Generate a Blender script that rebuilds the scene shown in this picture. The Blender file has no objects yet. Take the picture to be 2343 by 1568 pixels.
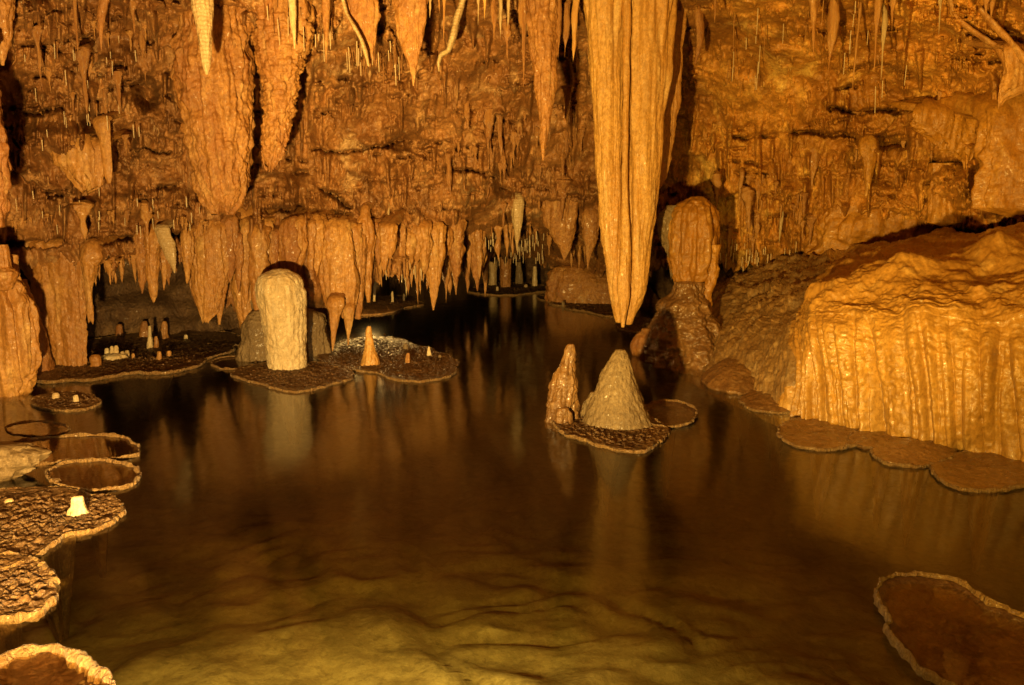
import bpy, math, random
import numpy as np
R_ = random.Random(11)
C = bpy.context.scene.collection
sc = bpy.context.scene
# ------------------------------------------------------------------ camera mapping
FPX, CX, CY, H = 1838.0, 1171.0, 784.0, 2.0
PITCH = math.atan(314 / 1838)
SP, CP = math.sin(PITCH), math.cos(PITCH)

def ray(px, py):
    a = (np.asarray(px, float) - CX) / FPX
    b = (CY - np.asarray(py, float)) / FPX
    a, b = np.broadcast_arrays(a, b)
    return np.stack([a, CP + b * SP, -SP + b * CP], -1)

def at(px, py, Y):
    d = ray(px, py)
    t = np.asarray(Y, float) / d[..., 1]
    return d * t[..., None] + np.array([0, 0, H])

def gY(px, py, z=0.0):
    d = ray(px, py)
    return (z - H) / d[..., 2] * d[..., 1]

def ground(px, py, z=0.0):
    return at(px, py, gY(px, py, z))

# ------------------------------------------------------------------ noise
_rng = np.random.RandomState(5)
PERM = np.concatenate([_rng.permutation(256)] * 3)
GR = _rng.normal(size=(256, 3)); GR /= np.linalg.norm(GR, axis=1)[:, None]

def perlin(p):
    p = np.asarray(p, float)
    shp = p.shape[:-1]; p = p.reshape(-1, 3)
    i = np.floor(p).astype(np.int64); f = p - i
    u = f * f * f * (f * (f * 6 - 15) + 10)
    i &= 255
    out = 0
    for dx in (0, 1):
        wx = u[:, 0] if dx else 1 - u[:, 0]
        for dy in (0, 1):
            wy = u[:, 1] if dy else 1 - u[:, 1]
            for dz in (0, 1):
                wz = u[:, 2] if dz else 1 - u[:, 2]
                h = PERM[PERM[PERM[(i[:, 0] + dx) & 255] + ((i[:, 1] + dy) & 255)] + ((i[:, 2] + dz) & 255)]
                g = GR[h]
                out = out + wx * wy * wz * (g[:, 0] * (f[:, 0] - dx) + g[:, 1] * (f[:, 1] - dy) + g[:, 2] * (f[:, 2] - dz))
    return (out * 1.6).reshape(shp)

def fbm(p, o=4, g=.5):
    p = np.asarray(p, float); s = 0; a = 1
    for k in range(o):
        s = s + a * perlin(p + 17.3 * k); p = p * 2.03; a *= g
    return s

def ridged(p, o=3, g=.5):
    p = np.asarray(p, float); s = 0; a = 1; tot = 0
    for k in range(o):
        s = s + a * (1 - np.abs(perlin(p + 9.7 * k)) * 1.6); tot += a; p = p * 2.1; a *= g
    return s / tot

def billow(p, o=2, g=.5):
    """rounded folds with sharp creases, about 0..1"""
    p = np.asarray(p, float); s = 0; a = 1; tot = 0
    for k in range(o):
        s = s + a * np.minimum(1, np.abs(perlin(p + 9.7 * k)) * 2.2) ** .8; tot += a; p = p * 2.1; a *= g
    return s / tot

def worley(p):
    p = np.asarray(p, float); shp = p.shape[:-1]; p = p.reshape(-1, 3)
    i = np.floor(p).astype(np.int64); best = np.full(len(p), 9.0)
    for dx in (-1, 0, 1):
        for dy in (-1, 0, 1):
            for dz in (-1, 0, 1):
                c = i + (dx, dy, dz); k = c & 255
                h = PERM[PERM[PERM[k[:, 0]] + k[:, 1]] + k[:, 2]]
                q = c + GR[h] * .35 + .5 - p
                best = np.minimum(best, (q * q).sum(1))
    return np.sqrt(best).reshape(shp)

def sstep(a, b, x):
    t = np.clip((x - a) / (b - a), 0, 1); return t * t * (3 - 2 * t)

# ------------------------------------------------------------------ materials
MATS = {}
def rock_mat(name, c1, c2, c3, scale=1.2, zs=.5, fine=14, bump=.35, rough=.5, spec=.45, rvar=.15, dark=.55, streak=.5, bands=0, speck=0, ochre=None, coat=.08, patches=False, grain=.55):
    m = bpy.data.materials.new(name); m.use_nodes = True; nt = m.node_tree; N = nt.nodes; L = nt.links
    bs = N['Principled BSDF']
    tc = N.new('ShaderNodeTexCoord'); oi = N.new('ShaderNodeObjectInfo')
    ad = N.new('ShaderNodeVectorMath'); ad.operation = 'MULTIPLY_ADD'
    cb = N.new('ShaderNodeCombineXYZ')
    for k in range(3): L.new(oi.outputs['Random'], cb.inputs[k])
    L.new(cb.outputs[0], ad.inputs[0]); ad.inputs[1].default_value = (31, 17, 23); L.new(tc.outputs['Object'], ad.inputs[2])
    def mapped(sx, sz):
        mp = N.new('ShaderNodeMapping'); mp.inputs['Scale'].default_value = (sx, sx, sz)
        L.new(ad.outputs[0], mp.inputs[0]); return mp
    def noise(v, s, det=6, ro=.55, dist=0):
        n = N.new('ShaderNodeTexNoise'); n.inputs['Scale'].default_value = s; n.inputs['Detail'].default_value = det
        n.inputs['Roughness'].default_value = ro; n.inputs['Distortion'].default_value = dist
        L.new(v.outputs[0], n.inputs['Vector']); return n
    def ramp(src, a, b):
        r = N.new('ShaderNodeMapRange'); r.inputs[1].default_value = a; r.inputs[2].default_value = b; r.interpolation_type = 'SMOOTHSTEP'
        L.new(src, r.inputs[0]); return r.outputs[0]
    def mix(f, a, b, mode='MIX'):
        x = N.new('ShaderNodeMix'); x.data_type = 'RGBA'; x.blend_type = mode
        if isinstance(f, float): x.inputs[0].default_value = f
        else: L.new(f, x.inputs[0])
        for s, v in ((6, a), (7, b)):
            if isinstance(v, tuple): x.inputs[s].default_value = v + (1,)
            else: L.new(v, x.inputs[s])
        return x.outputs[2]
    def math_(op, a, b):
        x = N.new('ShaderNodeMath'); x.operation = op
        for k, v in enumerate((a, b)):
            if isinstance(v, (int, float)): x.inputs[k].default_value = v
            else: L.new(v, x.inputs[k])
        return x.outputs[0]
    big = noise(mapped(1, zs), scale, 7, .6, .4)
    med = noise(mapped(1, zs), scale * 4.3, 7, .65, .2)
    stk = noise(mapped(1, .12), scale * 7, 4, .6)
    fin = noise(mapped(1, .8), fine, 8, .7)
    col = mix(ramp(big.outputs[0], .38, .62), c1, c2)
    col = mix(math_('MULTIPLY', ramp(med.outputs[0], .5, .72), .75), col, c3)
    d2 = tuple(x * dark for x in c1)
    col = mix(math_('MULTIPLY', ramp(stk.outputs[0], .5, .75), streak), col, d2)
    col = mix(math_('MULTIPLY', ramp(fin.outputs[0], .62, .38), .5), col, d2)
    if patches:
        pa = noise(mapped(1, .8), 1.7, 6, .65, .5); pb = noise(mapped(1, .6), 1.1, 7, .7, .8)
        col = mix(math_('MULTIPLY', ramp(pa.outputs[0], .53, .66), .75), col, (.125, .052, .016))
        col = mix(math_('MULTIPLY', ramp(pb.outputs[0], .56, .68), .6), col, (.58, .41, .21))
    grc = noise(mapped(1, .7), fine * 2.6, 4, .75)  # fine specks: crevice shade and bright crests put into the colour
    col = mix(math_('MULTIPLY', ramp(grc.outputs[0], .52, .36), .55), col, d2)
    col = mix(math_('MULTIPLY', ramp(grc.outputs[0], .58, .72), .5), col, c3)
    if speck:
        v = N.new('ShaderNodeTexVoronoi'); v.inputs['Scale'].default_value = 9; L.new(mapped(1, 1).outputs[0], v.inputs['Vector'])
        col = mix(math_('MULTIPLY', ramp(v.outputs[0], .12, .03), speck), col, (.75, .62, .4))
    if ochre:
        sp = N.new('ShaderNodeSeparateXYZ'); L.new(tc.outputs['Object'], sp.inputs[0])
        f = ramp(math_('ADD', sp.outputs[0], math_('MULTIPLY', big.outputs[0], 3.0)), 2.6, 5.0)
        col = mix(f, col, mix(1.0, col, ochre, 'MULTIPLY'))
    L.new(col, bs.inputs['Base Color'])
    rr = N.new('ShaderNodeMapRange'); rr.inputs[1].default_value = .3; rr.inputs[2].default_value = .7
    rr.inputs[3].default_value = rough - rvar; rr.inputs[4].default_value = rough + rvar
    L.new(med.outputs[0], rr.inputs[0]); L.new(rr.outputs[0], bs.inputs['Roughness'])
    bs.inputs['Specular IOR Level'].default_value = spec
    bs.inputs['Coat Weight'].default_value = coat; bs.inputs['Coat Roughness'].default_value = .16
    vo = N.new('ShaderNodeTexVoronoi'); vo.inputs['Scale'].default_value = fine * 1.3
    L.new(mapped(1, .7).outputs[0], vo.inputs['Vector'])
    hsum = math_('ADD', math_('MULTIPLY', fin.outputs[0], 1.3), math_('MULTIPLY', vo.outputs[0], .5))
    hsum = math_('ADD', hsum, math_('MULTIPLY', stk.outputs[0], .5))
    grn = noise(mapped(1, .8), fine * 3.4, 3, .7)
    hsum = math_('ADD', hsum, math_('MULTIPLY', grn.outputs[0], grain))
    if bands:
        w = N.new('ShaderNodeTexWave'); w.bands_direction = 'Z'; w.inputs['Scale'].default_value = bands; w.inputs['Distortion'].default_value = 3
        w.inputs['Detail Scale'].default_value = 2; L.new(mapped(1, 1).outputs[0], w.inputs['Vector'])
        hsum = math_('ADD', hsum, math_('MULTIPLY', w.outputs[1], .35))
    bp = N.new('ShaderNodeBump'); bp.inputs['Strength'].default_value = bump; bp.inputs['Distance'].default_value = .05
    L.new(hsum, bp.inputs['Height']); L.new(bp.outputs[0], bs.inputs['Normal'])
    MATS[name] = m; return m

rock_mat('wall_rock', (.26, .110, .031), (.43, .207, .066), (.62, .38, .16), scale=.9, fine=12, bump=.38, rough=.52, speck=.5, streak=.45, ochre=(1.5, 1.5, .8), patches=True)
rock_mat('orange_calcite', (.39, .172, .040), (.54, .28, .075), (.66, .44, .165), scale=1.6, fine=16, bump=.35, rough=.42, zs=.25)
rock_mat('brown_calcite', (.32, .13, .034), (.47, .23, .062), (.60, .38, .15), scale=2.2, fine=16, bump=.45, rough=.45, zs=.3)
rock_mat('golden_calcite', (.60, .31, .075), (.74, .44, .13), (.82, .60, .28), scale=1.4, fine=20, bump=.3, rough=.42, zs=.2, streak=.45, dark=.55, bands=0)
rock_mat('pale_calcite', (.43, .30, .145), (.54, .40, .21), (.66, .53, .33), scale=3, fine=22, bump=.35, rough=.4, zs=.4, streak=.25, dark=.7, bands=9)
rock_mat('white_calcite', (.66, .49, .25), (.80, .66, .41), (.87, .77, .56), scale=3, fine=16, bump=.5, rough=.5, zs=.3, streak=.5, dark=.62)
rock_mat('grey_calcite', (.20, .132, .06), (.285, .20, .098), (.37, .275, .15), scale=2.5, fine=22, bump=.5, rough=.55, zs=.4, streak=.3)
rock_mat('flowstone', (.38, .19, .034), (.53, .295, .06), (.60, .40, .13), scale=1.1, fine=14, bump=.32, rough=.34, rvar=.12, spec=.55, coat=.22, grain=.15, zs=.2, streak=.45, dark=.6)
rock_mat('grey_flow', (.23, .13, .045), (.36, .215, .075), (.45, .34, .18), scale=1.3, fine=14, bump=.3, rough=.4, spec=.5, zs=.3, streak=.5)
rock_mat('ochre_flow', (.38, .165, .022), (.54, .26, .036), (.62, .36, .075), scale=1.2, fine=13, bump=.35, rough=.38, zs=.25, streak=.5)
rock_mat('dark_rubble', (.13, .068, .03), (.25, .145, .065), (.38, .24, .12), scale=2, fine=16, bump=.8, rough=.5)
rock_mat('pad_floor', (.12, .06, .022), (.23, .125, .048), (.46, .30, .13), scale=4, zs=1, fine=34, bump=.6, rough=.38, rvar=.18, spec=.6)
rock_mat('pool_floor', (.07, .03, .012), (.12, .055, .02), (.19, .10, .04), scale=4, zs=1, fine=22, bump=.5, rough=.4)
rock_mat('shelf_calcite', (.19, .092, .03), (.31, .165, .055), (.42, .26, .11), scale=2.2, zs=1, fine=20, bump=.35, rough=.34, coat=.4)
rock_mat('pad_rim', (.38, .21, .075), (.53, .33, .13), (.64, .47, .23), scale=9, zs=1, fine=34, bump=1, rough=.35, spec=.6)
rock_mat('mud_bed', (.36, .30, .15), (.50, .44, .24), (.58, .52, .32), scale=1.3, zs=1, fine=5, bump=.3, grain=.1, rough=.8, spec=.1, streak=.2)
rock_mat('straw_calcite', (.66, .5, .28), (.74, .6, .38), (.82, .7, .5), scale=6, fine=40, bump=.2, rough=.3, spec=.6, streak=.1)

def water_mat(name, rough, bump, tint, bscale=3.0):
    m = bpy.data.materials.new(name); m.use_nodes = True; nt = m.node_tree; N = nt.nodes; L = nt.links
    N.clear()
    out = N.new('ShaderNodeOutputMaterial'); mx = N.new('ShaderNodeMixShader')
    tr = N.new('ShaderNodeBsdfTransparent'); tr.inputs[0].default_value = tint + (1,)
    gl = N.new('ShaderNodeBsdfGlossy'); gl.inputs['Roughness'].default_value = rough
    gl.inputs[0].default_value = (.95, .93, .9, 1)
    ge = N.new('ShaderNodeNewGeometry'); dt = N.new('ShaderNodeVectorMath'); dt.operation = 'DOT_PRODUCT'
    L.new(ge.outputs['Normal'], dt.inputs[0]); L.new(ge.outputs['Incoming'], dt.inputs[1])
    src = dt.outputs['Value']
    for op, b_ in (('ABSOLUTE', 0), ('SUBTRACT', 0), ('POWER', 4.6), ('MULTIPLY', .98), ('ADD', .02)):
        mm = N.new('ShaderNodeMath'); mm.operation = op; mm.use_clamp = True
        if op == 'SUBTRACT': mm.inputs[0].default_value = 1; L.new(src, mm.inputs[1])
        else: L.new(src, mm.inputs[0]); mm.inputs[1].default_value = b_
        src = mm.outputs[0]
    tc = N.new('ShaderNodeTexCoord'); mp = N.new('ShaderNodeMapping'); mp.inputs['Scale'].default_value = (1, .45, 1)
    n = N.new('ShaderNodeTexNoise'); n.inputs['Scale'].default_value = bscale; n.inputs['Detail'].default_value = 3
    bp = N.new('ShaderNodeBump'); bp.inputs['Strength'].default_value = bump; bp.inputs['Distance'].default_value = .02
    L.new(tc.outputs['Object'], mp.inputs[0]); L.new(mp.outputs[0], n.inputs['Vector']); L.new(n.outputs[0], bp.inputs['Height'])
    L.new(bp.outputs[0], gl.inputs['Normal'])
    L.new(src, mx.inputs[0]); L.new(tr.outputs[0], mx.inputs[1]); L.new(gl.outputs[0], mx.inputs[2]); L.new(mx.outputs[0], out.inputs[0])
    MATS[name] = m
water_mat('pool_water', .125, .13, (.97, .95, .88), 4.0)
water_mat('puddle_water', .03, .03, (.8, .72, .55), 6.0)

# ------------------------------------------------------------------ mesh helpers
def link(name, V, F, mat, parent=None, origin=None):
    """V (n,3) world points, F (m,4) quads with tris repeating the last index"""
    V = np.asarray(V, float)
    o0 = np.zeros(3) if origin is None else np.asarray(origin, float)
    W = V - o0
    me = bpy.data.meshes.new(name)
    F = np.asarray(F, np.int64)
    tri = F[:, 3] == F[:, 2]
    cnt = np.where(tri, 3, 4)
    mask = np.ones(F.shape, bool); mask[:, 3] = ~tri
    loops = F[mask]
    me.vertices.add(len(W)); me.vertices.foreach_set('co', W.ravel())
    me.loops.add(len(loops)); me.loops.foreach_set('vertex_index', loops.astype(np.int32))
    st = np.concatenate([[0], np.cumsum(cnt)[:-1]])
    me.polygons.add(len(F)); me.polygons.foreach_set('loop_start', st.astype(np.int32)); me.polygons.foreach_set('loop_total', cnt.astype(np.int32))
    me.polygons.foreach_set('use_smooth', np.ones(len(F), bool))
    me.update(calc_edges=True); me.validate()
    me.materials.append(MATS[mat])
    ob = bpy.data.objects.new(name, me); C.objects.link(ob)
    if parent is not None:
        ob.parent = parent; ob.location = o0 - np.array(parent.location)
    else:
        ob.location = o0
    return ob

def gridF(r, c, wrap=False, flip=False):
    i = np.arange(r - 1)[:, None]; n = c if wrap else c - 1; j = np.arange(n)[None, :]; j2 = (j + 1) % c
    q = np.stack([i * c + j, i * c + j2, (i + 1) * c + j2, (i + 1) * c + j], -1).reshape(-1, 4)
    return q[:, ::-1] if flip else q

def tag(o, label=None, cat=None, group=None, kind=None):
    if label: o['label'] = label
    if cat: o['category'] = cat
    if group: o['group'] = group
    if kind: o['kind'] = kind
    return o

def empty(name, loc, label, cat, group=None):
    o = bpy.data.objects.new(name, None); C.objects.link(o); o.location = loc; o.empty_display_size = .1
    return tag(o, label, cat, group)

# ------------------------------------------------------------------ the main wall and ceiling
ctrl = [  # px, py, depth
 (-1500, 0, 3.6), (-1500, 560, 4.2), (-1500, -1200, 2.8), (-1500, -2300, 2.0),
 (-600, -100, 6.2), (-600, 300, 6.6), (-600, 560, 7.0), (-300, 60, 7.2), (-300, 400, 7.9), (-300, 570, 8.2),
 (0, 0, 8.2), (0, 150, 8.7), (0, 330, 9.1), (0, 560, 9.6),
 (200, 0, 8.6), (200, 200, 9.2), (200, 400, 9.6), (200, 560, 10.1),
 (450, 0, 8.9), (450, 200, 9.7), (450, 400, 10.4), (450, 540, 10.4), (450, 620, 10.6),
 (700, 0, 9.2), (700, 200, 10.3), (700, 400, 11.0), (700, 520, 11.0), (700, 640, 11.1),
 (950, 0, 9.5), (950, 200, 11.2), (950, 400, 12.0), (950, 540, 12.2), (950, 640, 12.4),
 (1150, 0, 9.7), (1150, 200, 11.6), (1150, 400, 12.7), (1150, 520, 13.6), (1150, 600, 18.0),
 (1350, 0, 10.0), (1350, 200, 12.2), (1350, 400, 13.4), (1350, 520, 14.2), (1350, 620, 16.5),
 (1600, 0, 10.0), (1600, 200, 12.0), (1600, 400, 12.6), (1600, 560, 13.2), (1600, 620, 13.6),
 (1850, 0, 9.5), (1850, 200, 11.2), (1850, 350, 11.8), (1850, 500, 12.0), (1850, 600, 12.4),
 (2100, 0, 9.0), (2100, 200, 10.4), (2100, 400, 10.9), (2100, 560, 11.6),
 (2342, 0, 8.3), (2342, 200, 9.4), (2342, 400, 9.8), (2342, 560, 10.3),
 (2700, 0, 7.0), (2700, 300, 7.6), (2700, 560, 8.0), (3300, 0, 4.9), (3300, 560, 5.2), (4000, 0, 3.9), (4000, 560, 4.0), (4000, -1200, 3.0), (4000, -2300, 2.2),
 (1171, -300, 6.6), (300, -300, 6.0), (2100, -300, 6.4), (1171, -1000, 3.8), (300, -1000, 3.6), (2100, -1000, 3.7), (1171, -2400, 2.2)]
ctrl = np.array(ctrl, float)
def _tps(r2): return r2 * np.log(r2 + 1e-9)
_K = ctrl[:, :2] / 500.0
_n = len(_K)
_A = np.zeros((_n + 3, _n + 3)); _d2 = ((_K[:, None] - _K[None]) ** 2).sum(-1)
_A[:_n, :_n] = _tps(_d2) + np.eye(_n) * .02
_A[:_n, _n] = 1; _A[:_n, _n + 1:] = _K; _A[_n:, :_n] = _A[:_n, _n:].T
_W = np.linalg.solve(_A, np.concatenate([1 / ctrl[:, 2], np.zeros(3)]))
def wallY(px, py):
    px, py = np.broadcast_arrays(np.asarray(px, float), np.asarray(py, float))
    q = np.stack([px, py], -1) / 500.0
    s = _W[_n] + q[..., 0] * _W[_n + 1] + q[..., 1] * _W[_n + 2]
    for k in range(_n):
        s = s + _W[k] * _tps((q[..., 0] - _K[k, 0]) ** 2 + (q[..., 1] - _K[k, 1]) ** 2)
    return 1 / np.clip(s, 1 / 26., 1 / 1.9)

LIPX = [-1800, -300, 0, 30, 196, 214, 425, 440, 540, 560, 740, 755, 825, 840, 870, 960, 1110, 1122, 1240, 1262, 1400, 1500, 1650, 1850, 1900, 2100, 2230, 2342, 2700, 4300]
LIPY = [600, 580, 578, 600, 640, 596, 600, 690, 700, 760, 760, 720, 705, 655, 640, 630, 624, 590, 598, 615, 625, 622, 612, 610, 600, 590, 575, 575, 600, 640]

BUMPS = [  # px, py, rx, ry, amount (m toward the viewer)
 (90, 62, 38, 46, .30), (60, 20, 70, 22, .25), (335, 215, 24, 34, -.9), (285, 345, 26, 50, -.55), (40, 250, 60, 75, -.45), (55, 355, 55, 40, -.25),  # two shallow hollows at the far left carved to stand in for shade
 (300, 470, 70, 30, .30), (430, 470, 70, 34, .28), (630, 440, 45, 46, .40), (150, 320, 75, 34, .25), (205, 285, 18, 30, -.5),
 (930, 20, 60, 110, .35), (1070, 142, 45, 42, .35), (1010, 60, 50, 70, -.25), (930, 325, 40, 18, -.35), (1090, 430, 60, 55, .35),
 (1160, 420, 34, 30, -.5), (1300, 400, 80, 35, -.35), (1330, 360, 40, 22, -.2), (740, 250, 60, 90, -.2), (1000, 210, 90, 40, .15),
 (2060, 480, 70, 50, .1), (2170, 310, 75, 55, .3), (2020, 325, 55, 16, -.5), (2195, 420, 28, 36, .2), (2230, 420, 16, 40, -.55),
 (2290, 390, 60, 75, .35), (2290, 510, 75, 32, .55), (2150, 540, 80, 14, -.6), (1600, 340, 60, 120, -.25), (1720, 180, 110, 110, .12), (1760, 420, 60, 60, .2), (1560, 420, 60, 60, -.3),
 (1640, 560, 60, 40, .15), (690, 480, 10, 10, -.5), (742, 548, 9, 12, -.8), (2080, 120, 70, 90, .12), (2230, 120, 80, 70, .2), (850, 440, 60, 40, .15), (520, 300, 90, 160, .1)]
CRACKS = [  # polyline px, half width px, depth
 ([(-40, 562), (60, 560), (130, 556), (200, 552), (300, 545), (380, 540), (480, 536)], 6, .7), ([(160, 349), (240, 343)], 4, .45), ([(60, 262), (140, 250)], 5, .35),
 ([(300, 340), (345, 345), (390, 352)], 2.5, .25), ([(590, 480), (660, 482), (720, 485), (800, 492)], 4, .5), ([(735, 430), (800, 475)], 5, .35),
 ([(715, 345), (800, 350), (900, 330)], 3, .3), ([(1900, 250), (1960, 255), (2050, 256), (2110, 240), (2225, 217)], 4.5, .5), ([(1680, 315), (1760, 309), (1850, 305), (1940, 308), (2000, 330), (2070, 332)], 4.5, .45),
 ([(2130, 370), (2205, 372)], 4, .4), ([(2240, 303), (2342, 302), (2420, 300)], 4.5, .5), ([(2245, 235), (2342, 238)], 3, .4), ([(2255, 398), (2342, 370)], 2, .2), ([(2230, 470), (2342, 445)], 3, .3),
 ([(1835, 590), (1930, 578), (2060, 556), (2150, 540), (2235, 526)], 5, .7), ([(1000, 392), (1080, 390), (1160, 405)], 4, .35), ([(880, 330), (960, 318)], 3, .35)]

def segdist(px, py, poly):
    best = np.full(px.shape, 1e9)
    for (x0, y0), (x1, y1) in zip(poly[:-1], poly[1:]):
        dx, dy = x1 - x0, y1 - y0
        t = np.clip(((px - x0) * dx + (py - y0) * dy) / (dx * dx + dy * dy), 0, 1)
        best = np.minimum(best, np.hypot(px - x0 - t * dx, py - y0 - t * dy))
    return best

def wall_relief(P, px, py):
    x, y, z = P[..., 0], P[..., 1], P[..., 2]
    S = lambda a, b, c: P * np.array([a, b, c])
    big = fbm(P * .65, 3)
    R = .26 * big
    m1 = sstep(-.35, .45, perlin(P * .45 + 40))
    R = R + .17 * (ridged(S(2.3, 1.2, .75), 3) - .55)
    teeth = ridged(S(6, 3, .8) + 3, 2) - .5
    left = 1 - sstep(1090, 1140, px)
    cz = left * sstep(528, 556, py + 10 * perlin(P * 2.2)) + sstep(1630, 1660, px) * (1 - sstep(1850, 1880, px)) * sstep(385, 430, py) + sstep(980, 1030, px) * (1 - sstep(1330, 1370, px)) * sstep(235, 290, py + 25 * perlin(P * 1.2)) * (1 - sstep(440, 500, py)) * .8
    cz = np.maximum(np.clip(cz, 0, 1), .7 * sstep(.15, .4, perlin(P * np.array([.9, .9, .5]) + 33)))
    calm = np.clip(sstep(1590, 1650, px) * (1 - sstep(1960, 2060, px)) * (1 - sstep(250, 320, py)) + sstep(980, 1020, px) * (1 - sstep(1120, 1170, px)) * (1 - sstep(190, 240, py)), 0, 1)
    rr = (1 - .75 * calm) * (1 - .55 * cz)
    R = R + cz * (.20 * (billow(S(2.4, 1.2, .16) + 21, 2) - .5) + .085 * (billow(S(6.5, 3, .3) + 8, 2) - .5) + .09)
    wl = worley(P * np.array([1.7, 1.7, 1.9]) + .3 * perlin(P * 2)[..., None])
    R = R + .20 * rr * np.clip(.8 - wl, 0, 1) ** 1.3 * sstep(-.3, .2, perlin(P * .7 + 90))
    wl = worley(P * 4.1 + .4 * perlin(P * 4)[..., None])
    R = R + .10 * rr * np.clip(.75 - wl, 0, 1) * sstep(-.1, .3, perlin(P * .9 + 120))
    for fq, am, sd, tw in ((.95, .30, 0, .3), (2.1, .13, 50, .45), (4.4, .05, 90, .5)):
        s = z * fq + 1.2 * perlin(P * .7 * math.sqrt(fq) + sd) + .4 * perlin(P * 2.6 * math.sqrt(fq) + sd) - tw * teeth
        fr = s - np.floor(s)
        mk = sstep(-.15, .35, perlin(P * .8 + sd + 11)) * rr
        R = R + am * mk * (1 - fr) ** 1.6 * sstep(0, .07, fr)
    wm = sstep(-.1, .35, perlin(P * 1.1 + 70))
    wm2 = sstep(-.1, .3, perlin(P * 1.4 + 170))
    R = R + rr * (.08 * wm * np.clip(.62 - worley(P * 8), 0, 1) + .04 * wm2 * np.clip(.6 - worley(P * 16), 0, 1))
    R = R + .05 * fbm(S(5, 5, 3.2) + 5, 4, .55) * (.35 + m1) * (.3 + .7 * rr)
    R = R + .011 * fbm(P * 20, 2) * (.4 + .6 * wm2)
    jx = 7 * perlin(np.stack([px / 30, py / 30, px * 0], -1)) + 4 * perlin(np.stack([px / 9, py / 9, px * 0 + 5], -1)); jy = 7 * perlin(np.stack([px / 30, py / 30, px * 0 + 9], -1)) + 4 * perlin(np.stack([px / 9, py / 9, px * 0 + 25], -1))
    for bx, by, rx, ry, am in BUMPS:
        q = ((px + jx - bx) / rx) ** 2 + ((py + jy - by) / ry) ** 2
        R = R + am * np.exp(-q ** 1.6)
    for poly, hw, am in CRACKS:
        d = segdist(px + jx * .6, py + jy * 1.1, poly)
        R = R - am * np.exp(-(d / hw) ** 2) * sstep(-.5, .1, perlin(P * 2.3 + 44))
    return R

cols = np.concatenate([np.linspace(-1800, -80, 60)[:-1], np.arange(-80, 2424, 2.05), np.linspace(2424, 4300, 60)[1:]])
lip = np.interp(cols, LIPX, LIPY) + 9 * perlin(np.stack([cols / 34, cols * 0, cols * 0], -1)) + 26 * (billow(np.stack([cols / 22, cols * 0 + 4, cols * 0], -1), 2) - .5)
up = np.linspace(-2400, -40, 52)[:-1]
NR = 330
tt = np.linspace(0, 1, NR)
PY = np.concatenate([np.repeat(up[:, None], len(cols), 1), -40 + tt[:, None] * (lip[None] + 40)], 0)
PX = np.repeat(cols[None], len(PY), 0)
BY = wallY(PX, PY)
BP = at(PX, PY, BY)
REL = wall_relief(BP, PX, PY)
# clusters of little ledges, drips and pockets modelled into the rock face
SR = np.random.RandomState(77)
STMP = np.zeros_like(REL); HOLE = np.zeros_like(REL); NU = len(up)
def window(xa, xb, ya, yb):
    j0, j1 = np.searchsorted(cols, [xa, xb]); j1 = min(max(j1, j0 + 2), len(cols)); L_ = lip[(j0 + j1) // 2 if j1 < len(lip) else j0]
    i0 = NU + int((ya + 40) / (L_ + 40) * (NR - 1)) - 6; i1 = NU + int((yb + 40) / (L_ + 40) * (NR - 1)) + 7
    return slice(max(i0, 0), max(min(i1, len(PY)), 1)), slice(j0, j1)
def drip(cx, y0, L_, w_, am, bend):
    sl = window(cx - w_ * 1.6 - abs(bend) * w_, cx + w_ * 1.6 + abs(bend) * w_, y0, y0 + L_)
    v = (PY[sl] - y0) / L_; vv = np.clip(v, 0, 1); u_ = (PX[sl] - cx) / w_ - bend * vv ** 2
    wv = np.maximum((1 - vv) ** .65 * (1 + .18 * np.sin(vv * 11 + cx)), 1e-3)
    h = am * np.sqrt(np.clip(1 - (u_ / wv) ** 2, 0, 1)) * sstep(0, .35, v) * (v < 1)
    STMP[sl] = np.maximum(STMP[sl], h)
for _ in range(330):
    cx, cy_ = SR.uniform(-60, 2400), SR.uniform(-20, 560)
    if 1600 < cx < 1950 and cy_ < 260 and SR.rand() < .75: continue
    if 985 < cx < 1150 and cy_ < 220 and SR.rand() < .8: continue
    ext = SR.uniform(30, 120); sl_ = SR.uniform(-.25, .25); k = SR.randint(4, 14); big_ = SR.uniform(.6, 1.5)
    sh = window(cx - ext * .6, cx + ext * .6, cy_ - 26, cy_ + 20)
    jit = 5 * perlin(np.stack([PX[sh] / 16, PY[sh] / 16, PX[sh] * 0 + _], -1))
    yy = PY[sh] - cy_ - sl_ * (PX[sh] - cx) + jit
    ex = np.clip(1 - ((PX[sh] - cx) / (ext * .55)) ** 2, 0, 1)
    STMP[sh] = np.maximum(STMP[sh], .09 * big_ * np.sqrt(ex) * sstep(-24, 0, yy) * (1 - sstep(2, 6, yy)))
    HOLE[sh] = np.maximum(HOLE[sh], SR.uniform(.05, .34) * ex * np.exp(-((yy - 9) / 5.5) ** 2) * sstep(-.25, .3, perlin(np.stack([PX[sh] / 14, PY[sh] / 9, PX[sh] * 0 + _ + .5], -1))))
    for q in range(k):
        dx = SR.uniform(-ext / 2, ext / 2)
        drip(cx + dx, cy_ + sl_ * dx - SR.uniform(4, 16), SR.uniform(12, 46) * big_, SR.uniform(2.2, 6) * big_ ** .5, SR.uniform(.05, .15) * big_, SR.uniform(-1, 1))
for _ in range(900):
    drip(SR.uniform(-60, 2400), SR.uniform(-20, 590) if SR.rand() < .6 else SR.uniform(480, 640), SR.uniform(10, 50), SR.uniform(2.2, 6), SR.uniform(.04, .12), SR.uniform(-1.2, 1.2))
for _ in range(1500):
    drip(SR.uniform(-60, 2400), SR.uniform(-30, 560), SR.uniform(8, 34), SR.uniform(1.8, 4.5), SR.uniform(.05, .13), SR.uniform(-1.2, 1.2))
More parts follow.
